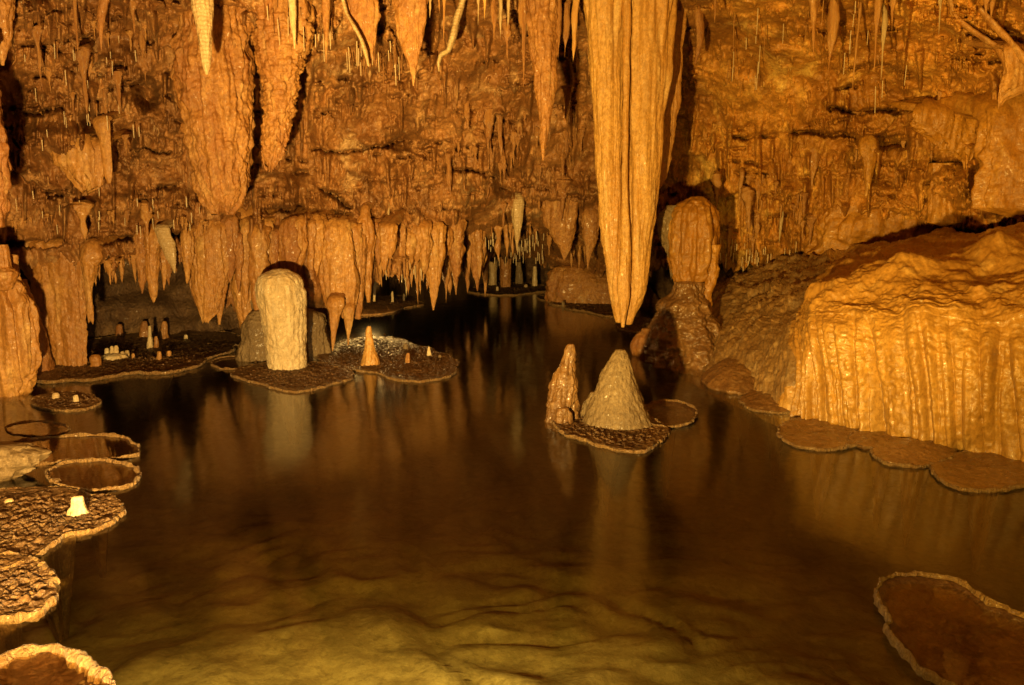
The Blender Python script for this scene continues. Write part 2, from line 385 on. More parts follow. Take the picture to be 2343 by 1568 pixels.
for _ in range(230):
    cx = SR.uniform(-60, 2400); y0 = SR.uniform(-60, 500)
    if 1600 < cx < 1900 and y0 < 240: continue
    drip(cx, y0, SR.uniform(45, 130), SR.uniform(6, 16), SR.uniform(.12, .32), SR.uniform(-.6, .6))
REL = REL + STMP - HOLE
# seal: relief fades on the far outer rim only
WP = at(PX, PY, np.clip(BY - REL, 1.7, 40))
# curl the lip back under itself into the low chamber
last = WP[-1]; curl = []
for k in range(1, 22):
    a = k / 21
    q = last.copy(); q[:, 1] += 4.5 * a ** 1.4; q[:, 0] += last[:, 0] / np.maximum(last[:, 1], 1) * 4.5 * a ** 1.4
    q[:, 2] += .10 * math.sin(min(1, a * 3) * 1.57) - .05 * a + .12 * fbm(q * 2.2, 3) * min(1, a * 3)
    curl.append(q)
WP = np.concatenate([WP, np.array(curl)], 0)
wall = link('cave_wall', WP.reshape(-1, 3), gridF(*WP.shape[:2]), 'wall_rock')
tag(wall, kind='structure')
WSURF = BY - REL
def surfY(px, py):
    """depth of the finished wall at a photograph point"""
    j = int(np.argmin(np.abs(cols - px))); i = int(np.argmin(np.abs(PY[:, j] - py)))
    return float(WSURF[i, j])

# back of the low chamber: plan curve of (x, y)
bw = np.array([(-9, 5), (-8.5, 9), (-7.2, 12.0), (-6.1, 13.4), (-4.5, 13.6), (-3.6, 14.2), (-3.8, 18), (-3.2, 23), (-.6, 25), (1.2, 21.5), (2.2, 18.6), (3.6, 17.6), (5, 15), (7, 13)], float)
seg = np.concatenate([[0], np.cumsum(np.hypot(*np.diff(bw, axis=0).T))])
ss = np.linspace(0, seg[-1], 420)
bx, by = np.interp(ss, seg, bw[:, 0]), np.interp(ss, seg, bw[:, 1])
zz = np.linspace(-.7, 2.6, 200)
V = np.stack([np.repeat(bx[None], 200, 0), np.repeat(by[None], 200, 0), np.repeat(zz[:, None], 420, 1)], -1)
dn = .38 * np.clip(.8 - worley(V * np.array([1.6, 1.6, 2.0])), 0, 1) + .3 * np.clip(.7 - worley(V * 3.6), 0, 1) + .5 * fbm(V * .9, 4) + .25 * (ridged(V * np.array([2, 2, 1.2]), 3) - .5) + .06 * fbm(V * 6, 3)
slope = np.clip(1.2 - V[..., 2], 0, 2) * .55
dirv = V[..., :2] / np.linalg.norm(V[..., :2], axis=-1, keepdims=True)
V[..., :2] -= dirv * (dn + slope)[..., None]
tag(link('chamber_back_wall', V.reshape(-1, 3), gridF(200, 420), 'dark_rubble'), kind='structure')

# ------------------------------------------------------------------ pool bed and water
gx, gy = np.meshgrid(np.linspace(-11, 11, 360), np.linspace(-2, 27, 460))
BV = np.stack([gx, gy, gx * 0], -1)
rough = ridged(BV * np.array([.45, .38, 1]) + .25 * perlin(BV * 1.1)[..., None] + 3, 3, .4) - .5
BV[..., 2] = -.44 - .13 * np.clip(np.hypot(gx + .8, gy) - 2.6, 0, 7) + .06 * fbm(BV * .5, 3) + .085 * (billow(BV * np.array([.8, .75, 1]) + .9 * perlin(BV * 1.3)[..., None], 2) - .6) + .02 * fbm(BV * 2.5, 3)
tag(link('pool_bed', BV.reshape(-1, 3), gridF(460, 360), 'mud_bed'), kind='structure')
x0, x1, y0, y1, zb = -10.9, 10.9, -1.9, 26.9, -3.2
WV = [(x0, y0, 0), (x1, y0, 0), (x1, y1, 0), (x0, y1, 0), (x0, y0, zb), (x1, y0, zb), (x1, y1, zb), (x0, y1, zb)]
wo = link('water', WV, [(0, 1, 2, 3), (7, 6, 5, 4), (0, 4, 5, 1), (1, 5, 6, 2), (2, 6, 7, 3), (3, 7, 4, 0)], 'pool_water')
wo.data.polygons.foreach_set('use_smooth', [False] * 6)
tag(wo, kind='structure')
wn = MATS['pool_water'].node_tree
va = wn.nodes.new('ShaderNodeVolumeAbsorption'); va.inputs['Color'].default_value = (.62, .575, .26, 1); va.inputs['Density'].default_value = 1.1
wn.links.new(va.outputs[0], [n for n in wn.nodes if n.type == 'OUTPUT_MATERIAL'][0].inputs['Volume'])

# ------------------------------------------------------------------ lofted formations
_seed = [0]
def loft(name, rows, Y=None, mat='brown_calcite', ratio=.8, dmax=.5, na=56, nr=90, flute=(9, .10), lump=(5, .05), ring=0, pop=0, teeth=0, tf=16,
         parent=None, base=False, dY=0.0, round_end=.04, zsq=.35, root=True, grit=.006, ribs=.16):
    """rows: (py, xl, xr) from top to bottom on the photograph, hung at depth Y"""
    _seed[0] += 1; sd = _seed[0] * 7.31
    rows = np.array(rows, float)
    t = np.linspace(0, 1, nr)
    py = rows[0, 0] + t * (rows[-1, 0] - rows[0, 0])
    def sm(c):
        v = np.interp(py, rows[:, 0], rows[:, c]); k = max(1, nr // 28)
        ker = np.ones(2 * k + 1) / (2 * k + 1); pv = np.concatenate([np.full(k, v[0]) + (v[0] - v[1:k + 1][::-1]) * 0, v, np.full(k, v[-1])])
        return np.convolve(pv, ker, 'valid')
    xl, xr = sm(1), sm(2)
    if Y is None and not base: Y = surfY(rows[0, 1] * .5 + rows[0, 2] * .5, rows[0, 0]) - dY
    if base:
        wpx = (rows[-1, 2] - rows[-1, 1]) / 2
        y0 = float(gY((xl[-1] + xr[-1]) / 2, rows[-1, 0]))
        hd = min(dmax, wpx / FPX * y0 * ratio)
        Y = (y0 + hd * .9 if Y is None else Y)
    if Y == 'wall':
        cxs = (xl + xr) / 2; sel = [i for i in range(0, nr, 4) if py[i] < np.interp(cxs[i], cols, lip) - 6]
        Y = min(surfY(cxs[i], py[i]) for i in sel) - dY
    cen = at((xl + xr) / 2, py, np.full(nr, Y))
    d = ray((xl + xr) / 2, py)
    sc_ = Y / d[:, 1] / FPX
    hw = np.maximum((xr - xl) / 2 * sc_, .002)
    if base: cen[:, 2] = cen[0, 2] + (cen[:, 2] - cen[0, 2]) * (cen[0, 2] + .06) / max(cen[0, 2] - cen[-1, 2], .01)
    hdp = np.minimum(hw * ratio, dmax)
    a = np.linspace(0, 2 * np.pi, na, endpoint=False)
    ca, sa = np.cos(a), np.sin(a)
    ph = np.zeros(nr)
    Zb = cen[:, 2].copy(); tr_ = t.copy(); Htot = cen[0, 2] - cen[-1, 2]
    if root and not base and rows[0, 0] > -20:
        # the top bends back into the rock it grows from
        D = max(.05, surfY((xl[0] + xr[0]) / 2, rows[0, 0]) - Y) + .45; D = min(D, 1.3)
        k1 = max(6, nr // 14); k2 = max(4, int(k1 * .7)); fi = np.linspace(0, 1, k1 + 1)[1:] * np.pi / 2; rho = hdp[0] * 1.15 + .02
        c1 = cen[0] + np.stack([fi * 0, rho * (1 - np.cos(fi)), rho * np.sin(fi)], -1)
        dd = np.linspace(0, 1, k2 + 1)[1:]
        c2 = c1[-1] + np.stack([dd * 0, D * dd, .25 * D * dd], -1)
        cen = np.concatenate([c2[::-1], c1[::-1], cen]); ph = np.concatenate([np.full(k2, np.pi / 2), fi[::-1], ph])
        hw = np.concatenate([hw[0] * (1 + .25 * dd[::-1]), np.full(k1, hw[0]), hw]); hdp = np.concatenate([np.full(k2 + k1, hdp[0]), hdp])
        tr_ = np.concatenate([np.zeros(k1 + k2), tr_]); nr = nr + k1 + k2
    bb = np.stack([ph * 0, -np.cos(ph), np.sin(ph)], -1)
    V = cen[:, None] + hw[:, None, None] * ca[None, :, None] * np.array([1., 0, 0]) + (hdp[:, None] * sa[None])[..., None] * bb[:, None]
    if teeth:
        q = V[-1].copy() * 0; q[:, 0] = cen[-1, 0] + hw.max() * ca; q[:, 1] = -hdp.max() * sa; q[:, 2] = sd
        tv = 1 - billow(q * np.array([tf, tf, 1]) / 4, 2)
        tv = 1 - (tv - tv.min()) / (tv.max() - tv.min())
        V[..., 2] += Htot * teeth * (1 - tv[None]) * (tr_[:, None] ** 1.5)
    Z = V[..., 2]
    P = V + sd
    sz = np.minimum(1, hw / hw.max() + .15)[:, None]
    m = 0
    if flute: m = m + flute[1] * (2.6 * (billow(P * np.array([flute[0] * .8, flute[0] * .8, flute[0] * .05]), 2) - .5) + .7 * perlin(P * np.array([flute[0] * 2.6, flute[0] * 2.6, flute[0] * .25])))
    if flute and ribs: m = m + ribs * (billow(P * np.array([26, 26, .9]) + .5 * perlin(P * 3)[..., None], 2) - .5) * np.minimum(1, .12 / np.maximum(hw[:, None], .05))
    amp = np.minimum(hw[:, None], .35) * m
    if lump: amp = amp + lump[1] * fbm(P * lump[0] * np.array([1, 1, zsq * 2]), 4) * sz * (hw.max() * .8 + .04) * 2.2
    if ring: amp = amp + ring * hw[:, None] * (perlin(np.stack([Z * 0, Z * 0, (Z + .04 * fbm(P * 3, 2)) * 16], -1) + sd) + .6 * perlin(np.stack([Z * 0, Z * 0, Z * 40], -1) + sd))
    amp = amp + grit * fbm(P * 17, 3) * np.minimum(1, hw / .12)[:, None]
    if pop: amp = amp + pop * np.clip(.7 - worley(P * 13), 0, 1) + pop * .6 * np.clip(.7 - worley(P * 27), 0, 1)
    amp = np.clip(amp, -np.minimum(hw, hdp)[:, None] * .6, None)
    ratio_d = np.maximum(hdp / hw, .45)
    V = V + (amp * ca[None])[..., None] * np.array([1., 0, 0]) + (amp * ratio_d[:, None] * sa[None])[..., None] * bb[:, None]
    caps = [V.reshape(-1, 3), V[0].mean(0)[None], V[-1].mean(0)[None] + np.array([[0, 0, -.25 * hw[-1] if not base else 0]])]
    if base:
        caps[1] = caps[1] + np.array([[0, 0, hw[0] * round_end * 4]])
    F = gridF(nr, na, True)
    j = np.arange(na); j2 = (j + 1) % na
    top = np.stack([j2, j, j * 0 + nr * na, j * 0 + nr * na], -1)
    bot = np.stack([(nr - 1) * na + j, (nr - 1) * na + j2, j * 0 + nr * na + 1, j * 0 + nr * na + 1], -1)
    F = np.concatenate([F, top, bot])
    org = cen[-1] if base else cen[nr - len(t)]
    return link(name, np.concatenate(caps), F, mat, parent, org)

def thing(name, label, cat, rows, group=None, **k):
    o = loft(name, rows, **k)
    return tag(o, label, cat, group)

def tube(name, pts, mat='pale_calcite', na=14, sub=14, parent=None, rough=.25):
    """pts: (px, py, radius px, depth)"""
    pts = np.array(pts, float); n = (len(pts) - 1) * sub + 1
    u = np.linspace(0, len(pts) - 1, n); ix = np.arange(len(pts))
    p = np.stack([np.interp(u, ix, pts[:, k]) for k in range(4)], -1)
    for _ in range(3): p[1:-1] = (p[:-2] + p[2:] + 2 * p[1:-1]) / 4
    cen = at(p[:, 0], p[:, 1], p[:, 3]); r = p[:, 2] * p[:, 3] / FPX
    tg = np.gradient(cen, axis=0); tg /= np.linalg.norm(tg, axis=1)[:, None]
    s = np.cross(tg, np.array([0, 1, 0])); s /= np.linalg.norm(s, axis=1)[:, None]; b = np.cross(tg, s)
    a = np.linspace(0, 2 * np.pi, na, endpoint=False)
    _seed[0] += 1
    ring = s[:, None] * np.cos(a)[None, :, None] + b[:, None] * np.sin(a)[None, :, None] * 1.6
    V = cen[:, None] + ring * r[:, None, None]
    V = cen[:, None] + ring * (r[:, None] * (1 + rough * fbm(V * 7 + _seed[0], 3)))[..., None]
    F = gridF(n, na, True); j = np.arange(na); j2 = (j + 1) % na
    F = np.concatenate([F, np.stack([j2, j, j * 0 + n * na, j * 0 + n * na], -1), np.stack([(n - 1) * na + j, (n - 1) * na + j2, j * 0 + n * na + 1, j * 0 + n * na + 1], -1)])
    return link(name, np.concatenate([V.reshape(-1, 3), cen[:1], cen[-1:]]), F, mat, parent, cen[0])

# ---- big hanging formations
g = empty('stalactite', at(1440, -40, 9.7), 'huge golden fluted stalactite with a deep central groove, hanging almost to the water', 'stalactite')
BIG = dict(ribs=.12, root=False, Y=9.7, mat='golden_calcite', parent=g, nr=260, na=150, ratio=.85)
loft('left_lobe', [(-60, 1330, 1432), (0, 1334, 1426), (100, 1343, 1425), (200, 1356, 1424), (300, 1361, 1423), (400, 1366, 1425), (484, 1372, 1426), (551, 1378, 1428), (617, 1388, 1430), (667, 1393, 1431), (700, 1398, 1430), (725, 1407, 1426), (738, 1411, 1420)], flute=(5, .11), grit=.002, lump=(3, .03), **BIG)
BIG['Y'] = 9.72
loft('right_lobe', [(-60, 1428, 1552), (0, 1436, 1548), (100, 1438, 1538), (200, 1437, 1529), (300, 1436, 1518), (400, 1435, 1508), (484, 1432, 1498), (551, 1430, 1487), (617, 1430, 1480), (667, 1428, 1475), (700, 1424, 1463), (730, 1424, 1450), (742, 1430, 1442)], flute=(5.5, .14), grit=.002, lump=(3, .03), **BIG)
BIG['Y'] = 9.55; BIG['na'] = 50
loft('central_rib', [(-60, 1420, 1446), (30, 1424, 1444), (200, 1425, 1439), (400, 1422, 1436), (560, 1419, 1441), (667, 1413, 1443), (720, 1417, 1433), (749, 1422, 1426)], flute=(16, .1), lump=(6, .04), **BIG)
thing('drapery', 'thin dark curtain with a bright edge, behind the right side of the huge golden stalactite', 'drapery',
      [(-60, 1490, 1574), (0, 1490, 1572), (130, 1485, 1562), (250, 1480, 1552), (350, 1470, 1537), (425, 1470, 1517), (440, 1480, 1500)], Y=10.3, mat='orange_calcite', ratio=.25, dmax=.12, na=120, nr=140, flute=(10, .05))
thing('stalactite', 'broad blunt brown stalactite with a pale sunken left edge, upper left wall', 'stalactite',
      [(60, 420, 560), (130, 402, 572), (230, 411, 573), (300, 425, 572), (350, 437, 571), (400, 445, 568), (440, 454, 562), (470, 463, 552), (488, 478, 538), (495, 492, 525)], Y=8.95, mat='brown_calcite', ratio=.85, dmax=.6, na=170, nr=230, flute=(10, .07), lump=(7, .06), pop=.012, teeth=.05)
thing('stalactite', 'knobbly popcorn covered stalactite beside the broad blunt one', 'stalactite',
      [(40, 585, 712), (100, 588, 705), (150, 593, 690), (183, 603, 682), (233, 609, 674), (300, 606, 661), (350, 602, 652), (380, 604, 638), (398, 610, 622)], Y=9.0, mat='brown_calcite', ratio=.9, dmax=.5, na=130, nr=200, flute=(9, .06), lump=(7, .06), pop=.05, teeth=.08)
thing('stalactite', 'smooth pale banded stalactite with a blunt tip at the top left', 'stalactite',
      [(-60, 432, 488), (0, 438, 487), (67, 450, 485), (133, 459, 482), (155, 463, 481), (165, 468, 478), (171, 471, 475)], Y=7.6, mat='pale_calcite', ratio=1, na=70, nr=170, flute=(20, .02), lump=(6, .02), ring=.035)
thing('stalactite', 'long brown stalactite with a bulging top and pale tip, left of the huge golden one', 'stalactite',
      [(-50, 1200, 1278), (0, 1206, 1274), (60, 1210, 1273), (100, 1214, 1272), (170, 1222, 1270), (215, 1227, 1267), (240, 1232, 1262), (275, 1235, 1258), (310, 1235, 1253), (345, 1238, 1247), (368, 1241, 1243)], Y=9.2, mat='brown_calcite', ratio=.85, na=100, nr=190, flute=(12, .10), lump=(8, .05), pop=.012)
thing('drapery', 'curved brown drapery with a pale left edge, top centre left', 'drapery',
      [(-50, 772, 868), (0, 784, 866), (40, 797, 864), (87, 822, 860), (110, 829, 856), (135, 836, 850), (152, 841, 845)], Y=8.7, mat='brown_calcite', ratio=.45, na=90, nr=120, flute=(9, .08), lump=(6, .06))
tag(tube('drapery_edge', [(780, -20, 4, 8.55), (792, 30, 4, 8.55), (812, 65, 4.5, 8.5), (826, 90, 5, 8.5), (836, 120, 5, 8.5), (842, 146, 4, 8.55), (844, 153, 1.5, 8.55)]), 'pale wavy ribbon running down a curved brown drapery at the top', 'drapery')
thing('stalactite', 'wide brown wedge of rock narrowing to a pale crooked point, top centre', 'stalactite',
      [(-50, 890, 982), (0, 900, 976), (50, 905, 970), (100, 919, 965), (150, 934, 955), (180, 942, 949), (197, 944, 946)], Y=8.9, mat='brown_calcite', ratio=.5, na=90, nr=120, flute=(8, .08), lump=(6, .08))
tag(tube('drapery_edge', [(1062, -10, 7, 9.3), (1046, 40, 7, 9.3), (1036, 85, 8, 9.3), (1026, 115, 7, 9.35), (1008, 128, 5, 9.4), (1003, 145, 4, 9.4), (1004, 164, 2, 9.4)]), 'pale bent ribbon of drapery above a rounded boulder', 'drapery')
thing('stalactite', 'pale slender stalactite with a white tip in front of the popcorn covered one', 'stalactite',
      [(-40, 656, 684), (0, 660, 678), (50, 663, 677), (80, 669, 677), (112, 673, 675)], Y=8.6, mat='white_calcite', na=30, nr=60, ring=.03)
thing('stalactite', 'brown pointed stalactite right of the white tipped one, casting a long shadow', 'stalactite',
      [(-40, 732, 757), (0, 735, 755), (60, 738, 753), (110, 742, 750), (128, 744, 748), (146, 745, 746)], Y=8.8, mat='brown_calcite', na=30, nr=80, ring=.03)
thing('stalactite', 'long tapering stalactite with a swollen shoulder, upper left near a dark hollow', 'stalactite',
      [(-40, 222, 256), (0, 225, 250), (35, 223, 240), (60, 224, 236), (95, 227, 235), (118, 231, 233)], Y=8.0, mat='brown_calcite', na=30, nr=80, ring=.04)
thing('stalactite', 'pale lumpy stalactite cut by the left edge, at the top', 'stalactite',
      [(-60, -60, 36), (0, -40, 30), (70, -20, 24), (110, -8, 18), (150, 4, 10)], Y=7.5, mat='brown_calcite', na=60, nr=90, lump=(6, .1))
thing('stalactite', 'bright rippled stalactite cut by the left edge, at mid height', 'stalactite',
      [(-200, -230, -90), (0, -220, -60), (200, -170, -20), (300, -140, 2), (360, -110, 11), (420, -90, 13), (480, -60, 9), (520, -40, 2)], Y=6.9, mat='brown_calcite', na=90, nr=120, lump=(7, .08), pop=.02, ring=.03)  # unseen bulk beyond the left edge added to shade the wall behind
thing('drapery', 'pale folded drapery with two long points below a ledge, left wall', 'drapery',
      [(345, 118, 226), (375, 124, 228), (400, 150, 232), (420, 168, 234), (435, 182, 234), (448, 190, 200)], dY=.12, mat='orange_calcite', ratio=.3, na=90, nr=90, flute=(14, .12), teeth=.4, tf=30)
thing('drapery', 'narrow pale drapery hanging beside the folded one, left wall', 'drapery',
      [(284, 215, 248), (320, 226, 252), (370, 234, 255), (405, 240, 256), (420, 247, 253)], dY=.2, mat='orange_calcite', ratio=.5, na=40, nr=70, flute=(14, .1))
thing('stalactite', 'plump brown stalactite beside the pale curtain, top right of the huge one', 'stalactite',
      [(30, 1585, 1606), (60, 1590, 1611), (95, 1592, 1608), (125, 1590, 1600), (147, 1588, 1591)], Y=10.2, mat='brown_calcite', na=30, nr=60)
# right wall pieces
thing('drapery', 'cone shaped flowstone spout below the dark hollow, right wall', 'drapery',
      [(340, 1966, 2008), (365, 1972, 2003), (400, 1977, 1996), (430, 1979, 1990), (450, 1978, 1984)], Y='wall', dY=0, mat='ochre_flow', na=50, nr=70, flute=(12, .06))
thing('drapery', 'massive folded drapery ending in a lone point, right wall', 'drapery',
      [(268, 2095, 2235), (290, 2100, 2250), (320, 2122, 2252), (350, 2140, 2240), (372, 2190, 2225), (392, 2203, 2211)], Y='wall', dY=-0.05, mat='ochre_flow', ratio=.25, na=110, nr=120, flute=(8, .14), lump=(5, .08), teeth=.35, tf=22)
thing('column', 'stubby flat topped column standing on the right ledge', 'column',
      [(374, 2128, 2200), (400, 2130, 2196), (430, 2130, 2190), (470, 2126, 2196), (510, 2124, 2202)], root=False, Y=10.55, mat='ochre_flow', ratio=.6, na=80, nr=80, flute=(9, .12), lump=(5, .07))
thing('flowstone', 'smooth bulging flowstone apron spilling under the right wall', 'flowstone',
      [(348, 1935, 2040), (400, 1892, 2110), (460, 1873, 2180), (520, 1868, 2225), (560, 1866, 2150), (582, 1850, 2050)], Y=11.72, mat='ochre_flow', ratio=.5, dmax=.75, na=240, nr=200, flute=(3.2, .14), lump=(2.2, .10), grit=.008)
thing('drapery', 'pale branching drapery at the top right corner', 'drapery',
      [(120, 2296, 2342), (150, 2298, 2350), (190, 2290, 2355), (215, 2283, 2352), (235, 2282, 2300), (252, 2283, 2287)], Y=8.4, mat='orange_calcite', ratio=.4, na=70, nr=80, flute=(8, .15), teeth=.3, tf=30)
tag(tube('drapery_edge', [(2172, -10, 4, 8.85), (2178, 30, 4.5, 8.85), (2205, 58, 5, 8.8), (2245, 85, 5, 8.7), (2280, 108, 5.5, 8.6), (2300, 140, 6, 8.5), (2305, 180, 6, 8.45), (2292, 214, 5, 8.4)], mat='orange_calcite'), 'snaking pale ribbon of drapery across the top right ceiling', 'drapery')
tag(tube('drapery_edge', [(2240, 20, 5, 8.55), (2275, 60, 6, 8.5), (2310, 95, 6, 8.4), (2345, 140, 6, 8.3), (2380, 170, 6, 8.3)], mat='orange_calcite'), 'straight pale ribbon of drapery running out of the top right corner', 'drapery')
thing('drapery', 'ribbed curtain along the right edge of the upper ledge', 'drapery',
      [(296, 2250, 2560), (370, 2240, 2560), (430, 2238, 2560), (476, 2235, 2560)], Y='wall', dY=-0.18, mat='ochre_flow', ratio=.3, na=120, nr=90, flute=(8, .08), lump=(5, .05))

# ---- low curtains on the left, hanging to or near the water
thing('column', 'fluted brown curtain column standing in the water at the far left', 'column',
      [(585, -80, 30), (640, -70, 30), (660, -70, 48), (720, -60, 74), (800, -50, 82), (880, -40, 83), (955, -40, 58)], base=True, mat='orange_calcite', ratio=.6, dmax=.55, na=150, nr=170, flute=(9, .12), lump=(5, .04), Y=8.4)
thing('column', 'small flared column with a flat collar above the far left curtain', 'column',
      [(560, -20, 14), (585, -16, 18), (612, -20, 22), (622, -28, 38), (636, -24, 38), (662, -14, 28)], root=False, Y=8.1, mat='orange_calcite', na=60, nr=80, flute=(12, .06), lump=(6, .08))
thing('stalagmite', 'rounded flowstone flank between the far left column and the broad curtain', 'stalagmite',
      [(640, 35, 60), (700, 45, 82), (780, 50, 105), (858, 40, 122)], base=True, mat='brown_calcite', na=70, nr=80, flute=(8, .08))
thing('drapery', 'broad brown curtain reaching the water left of the dark alcove', 'drapery',
      [(556, 26, 216), (580, 36, 214), (640, 60, 206), (700, 77, 197), (760, 92, 197), (843, 116, 199)], base=True, mat='orange_calcite', ratio=.22, dmax=.22, na=190, nr=170, flute=(8, .07), lump=(5, .06), Y=9.9)
thing('drapery', 'pair of long thin drips on the right edge of the broad curtain', 'drapery',
      [(590, 186, 232), (620, 190, 222), (660, 194, 211), (700, 198, 213), (725, 201, 214), (744, 203, 213)], Y=9.75, mat='orange_calcite', na=44, nr=80, flute=(14, .14), teeth=.12, tf=40)
thing('stalactite', 'thick lumpy stalactite with a pale wet tip above the alcove', 'stalactite',
      [(548, 328, 368), (580, 332, 364), (630, 335, 362), (662, 339, 359), (680, 345, 357), (692, 350, 353)], Y='wall', dY=0.02, mat='orange_calcite', na=60, nr=90, flute=(12, .09), lump=(8, .07))
thing('stalactite', 'brown stalactite left of the thick lumpy one above the alcove', 'stalactite',
      [(548, 308, 338), (600, 312, 335), (640, 316, 333), (672, 324, 327)], Y='wall', dY=0.02, mat='brown_calcite', na=44, nr=70, flute=(12, .09), lump=(8, .07))
thing('stalactite', 'short pointed stalactite right of the thick lumpy one above the alcove', 'stalactite',
      [(560, 363, 388), (600, 365, 384), (630, 368, 382), (664, 374, 376)], Y='wall', dY=0.02, mat='orange_calcite', na=44, nr=70, flute=(12, .09), lump=(8, .07))
thing('drapery', 'slanting pale drapery crossing in front of the alcove fringe', 'drapery',
      [(530, 356, 386), (560, 366, 398), (590, 380, 402), (610, 391, 402), (625, 398, 401)], Y=9.85, mat='pale_calcite', ratio=.4, na=40, nr=60)
thing('drapery', 'wide hanging curtain with a jagged hem right of the alcove', 'drapery',
      [(535, 430, 520), (580, 430, 522), (620, 436, 520), (660, 441, 514), (690, 448, 506), (715, 455, 496), (741, 462, 474)], Y='wall', dY=0.02, mat='orange_calcite', ratio=.4, dmax=.2, na=130, nr=130, flute=(9, .1), lump=(6, .06), teeth=.12, tf=26)
thing('drapery', 'ragged narrow drip on the right of the jagged curtain', 'drapery',
      [(560, 480, 535), (620, 484, 528), (680, 488, 514), (715, 494, 509), (743, 499, 504)], Y='wall', dY=0.05, mat='orange_calcite', ratio=.5, na=60, nr=90, flute=(12, .1))
thing('column', 'tall brown column merging into the mound left of the white stalagmite', 'column',
      [(530, 520, 610), (590, 528, 602), (640, 530, 600), (700, 540, 600), (760, 555, 610)], Y=10.7, mat='orange_calcite', ratio=.6, na=110, nr=130, flute=(8, .1), lump=(5, .06))
thing('stalagmite', 'grey ribbed mound at the left foot of the white stalagmite', 'stalagmite',
      [(712, 578, 604), (722, 566, 612), (744, 556, 640), (784, 549, 650), (828, 543, 655)], base=True, mat='grey_calcite', ratio=.7, na=100, nr=90, flute=(6, .06), lump=(5, .06))
thing('stalagmite', 'brown shoulder of flowstone half hidden behind the white stalagmite', 'stalagmite',
      [(632, 560, 596), (650, 553, 640), (700, 550, 690), (720, 560, 735), (745, 600, 748), (800, 620, 755), (822, 620, 756)], base=True, mat='grey_calcite', ratio=.45, na=110, nr=110, flute=(6, .06), lump=(4, .07), Y=10.75)
thing('stalagmite', 'bright white club shaped stalagmite standing on a lily pad', 'stalagmite',
      [(617, 632, 648), (619, 616, 662), (627, 598, 679), (644, 585, 691), (668, 586, 697), (717, 597, 698), (767, 607, 698), (817, 615, 699), (850, 619, 700)], base=True, mat='white_calcite', ratio=.95, na=140, nr=200, flute=(12, .02), lump=(7, .03), pop=.011, ribs=.07)
thing('drapery', 'wide brown curtain with pointed folds right of the white stalagmite', 'drapery',
      [(540, 735, 805), (575, 735, 812), (610, 730, 818), (650, 734, 822), (690, 742, 822), (715, 756, 818), (735, 776, 812)], Y='wall', dY=0.03, mat='orange_calcite', ratio=.5, dmax=.24, na=140, nr=140, flute=(7, .12), lump=(5, .06), teeth=.2, tf=20)
thing('stalactite', 'forked drip hanging under the wide curtain right of the white stalagmite', 'stalactite',
      [(700, 745, 785), (725, 752, 776), (760, 756, 770), (785, 757, 766), (803, 759, 762)], Y=10.6, mat='orange_calcite', ratio=.5, na=44, nr=60)
thing('stalactite', 'small dangling drip in front of the bright hidden glow', 'stalactite',
      [(710, 782, 812), (740, 788, 806), (765, 792, 801), (790, 795, 798)], Y=10.8, mat='orange_calcite', ratio=.6, na=40, nr=50)
thing('stalactite', 'bulb topped stalactite with a long thin tail over the small island', 'stalactite',
      [(490, 824, 846), (510, 815, 854), (540, 813, 857), (565, 818, 852), (600, 825, 852), (650, 832, 850), (692, 839, 847)], Y='wall', dY=0.03, mat='orange_calcite', na=60, nr=110, flute=(9, .08), lump=(6, .06))
thing('drapery', 'dark fold of curtain tucked between the bulb topped stalactite and the wide curtain', 'drapery',
      [(560, 800, 838), (640, 806, 836), (690, 810, 832), (730, 812, 826)], Y='wall', dY=-0.02, mat='brown_calcite', na=50, nr=70)
thing('stalactite', 'white thin stalactite reaching the back island', 'stalactite',
      [(560, 858, 880), (610, 856, 872), (640, 853, 864), (690, 853, 858)], Y=12.2, mat='white_calcite', na=30, nr=60)
thing('drapery', 'grouped fluted drapery with one long pointed fold, centre', 'drapery',
      [(535, 955, 1015), (590, 963, 1014), (620, 974, 1009), (650, 980, 1005), (690, 986, 997), (710, 990, 992)], Y='wall', dY=0.03, mat='orange_calcite', ratio=.5, na=80, nr=120, flute=(10, .12), lump=(6, .05))
thing('stalactite', 'rusty spindle stalactite right of the long pointed fold', 'stalactite',
      [(545, 1024, 1056), (600, 1029, 1053), (640, 1036, 1047), (675, 1042, 1044)], Y='wall', dY=0.03, mat='brown_calcite', na=44, nr=80, flute=(12, .08), lump=(8, .06))
thing('stalactite', 'wide rusty stalactite at the right end of the centre fringe', 'stalactite',
      [(540, 1065, 1112), (600, 1074, 1106), (630, 1082, 1099), (652, 1088, 1095), (666, 1091, 1093)], Y='wall', dY=0.03, mat='brown_calcite', na=50, nr=80, flute=(12, .08), lump=(8, .06))
thing('stalactite', 'pale stalactite above the far columns', 'stalactite',
      [(470, 1170, 1200), (500, 1173, 1196), (540, 1177, 1189), (574, 1181, 1183)], Y='wall', dY=0.1, mat='pale_calcite', na=40, nr=60)
thing('drapery', 'dull wedge of drapery left of the lower huge stalactite', 'drapery',
      [(470, 1235, 1320), (520, 1250, 1318), (545, 1265, 1312), (565, 1278, 1306), (596, 1289, 1292)], Y='wall', dY=0, mat='brown_calcite', ratio=.5, na=80, nr=90, flute=(7, .12))
thing('stalactite', 'thin dull stalactite beside the lower left edge of the huge one', 'stalactite',
      [(500, 1330, 1372), (550, 1336, 1368), (580, 1340, 1352), (616, 1343, 1346)], Y='wall', dY=0, mat='brown_calcite', ratio=.6, na=50, nr=70)
ENVX = [425, 440, 470, 505, 545, 560, 610, 690, 740, 760, 820, 835, 870, 900, 960, 1000, 1110]
ENVY = [640, 715, 738, 735, 735, 745, 720, 690, 730, 770, 740, 690, 650, 640, 640, 655, 640]
fx = 428
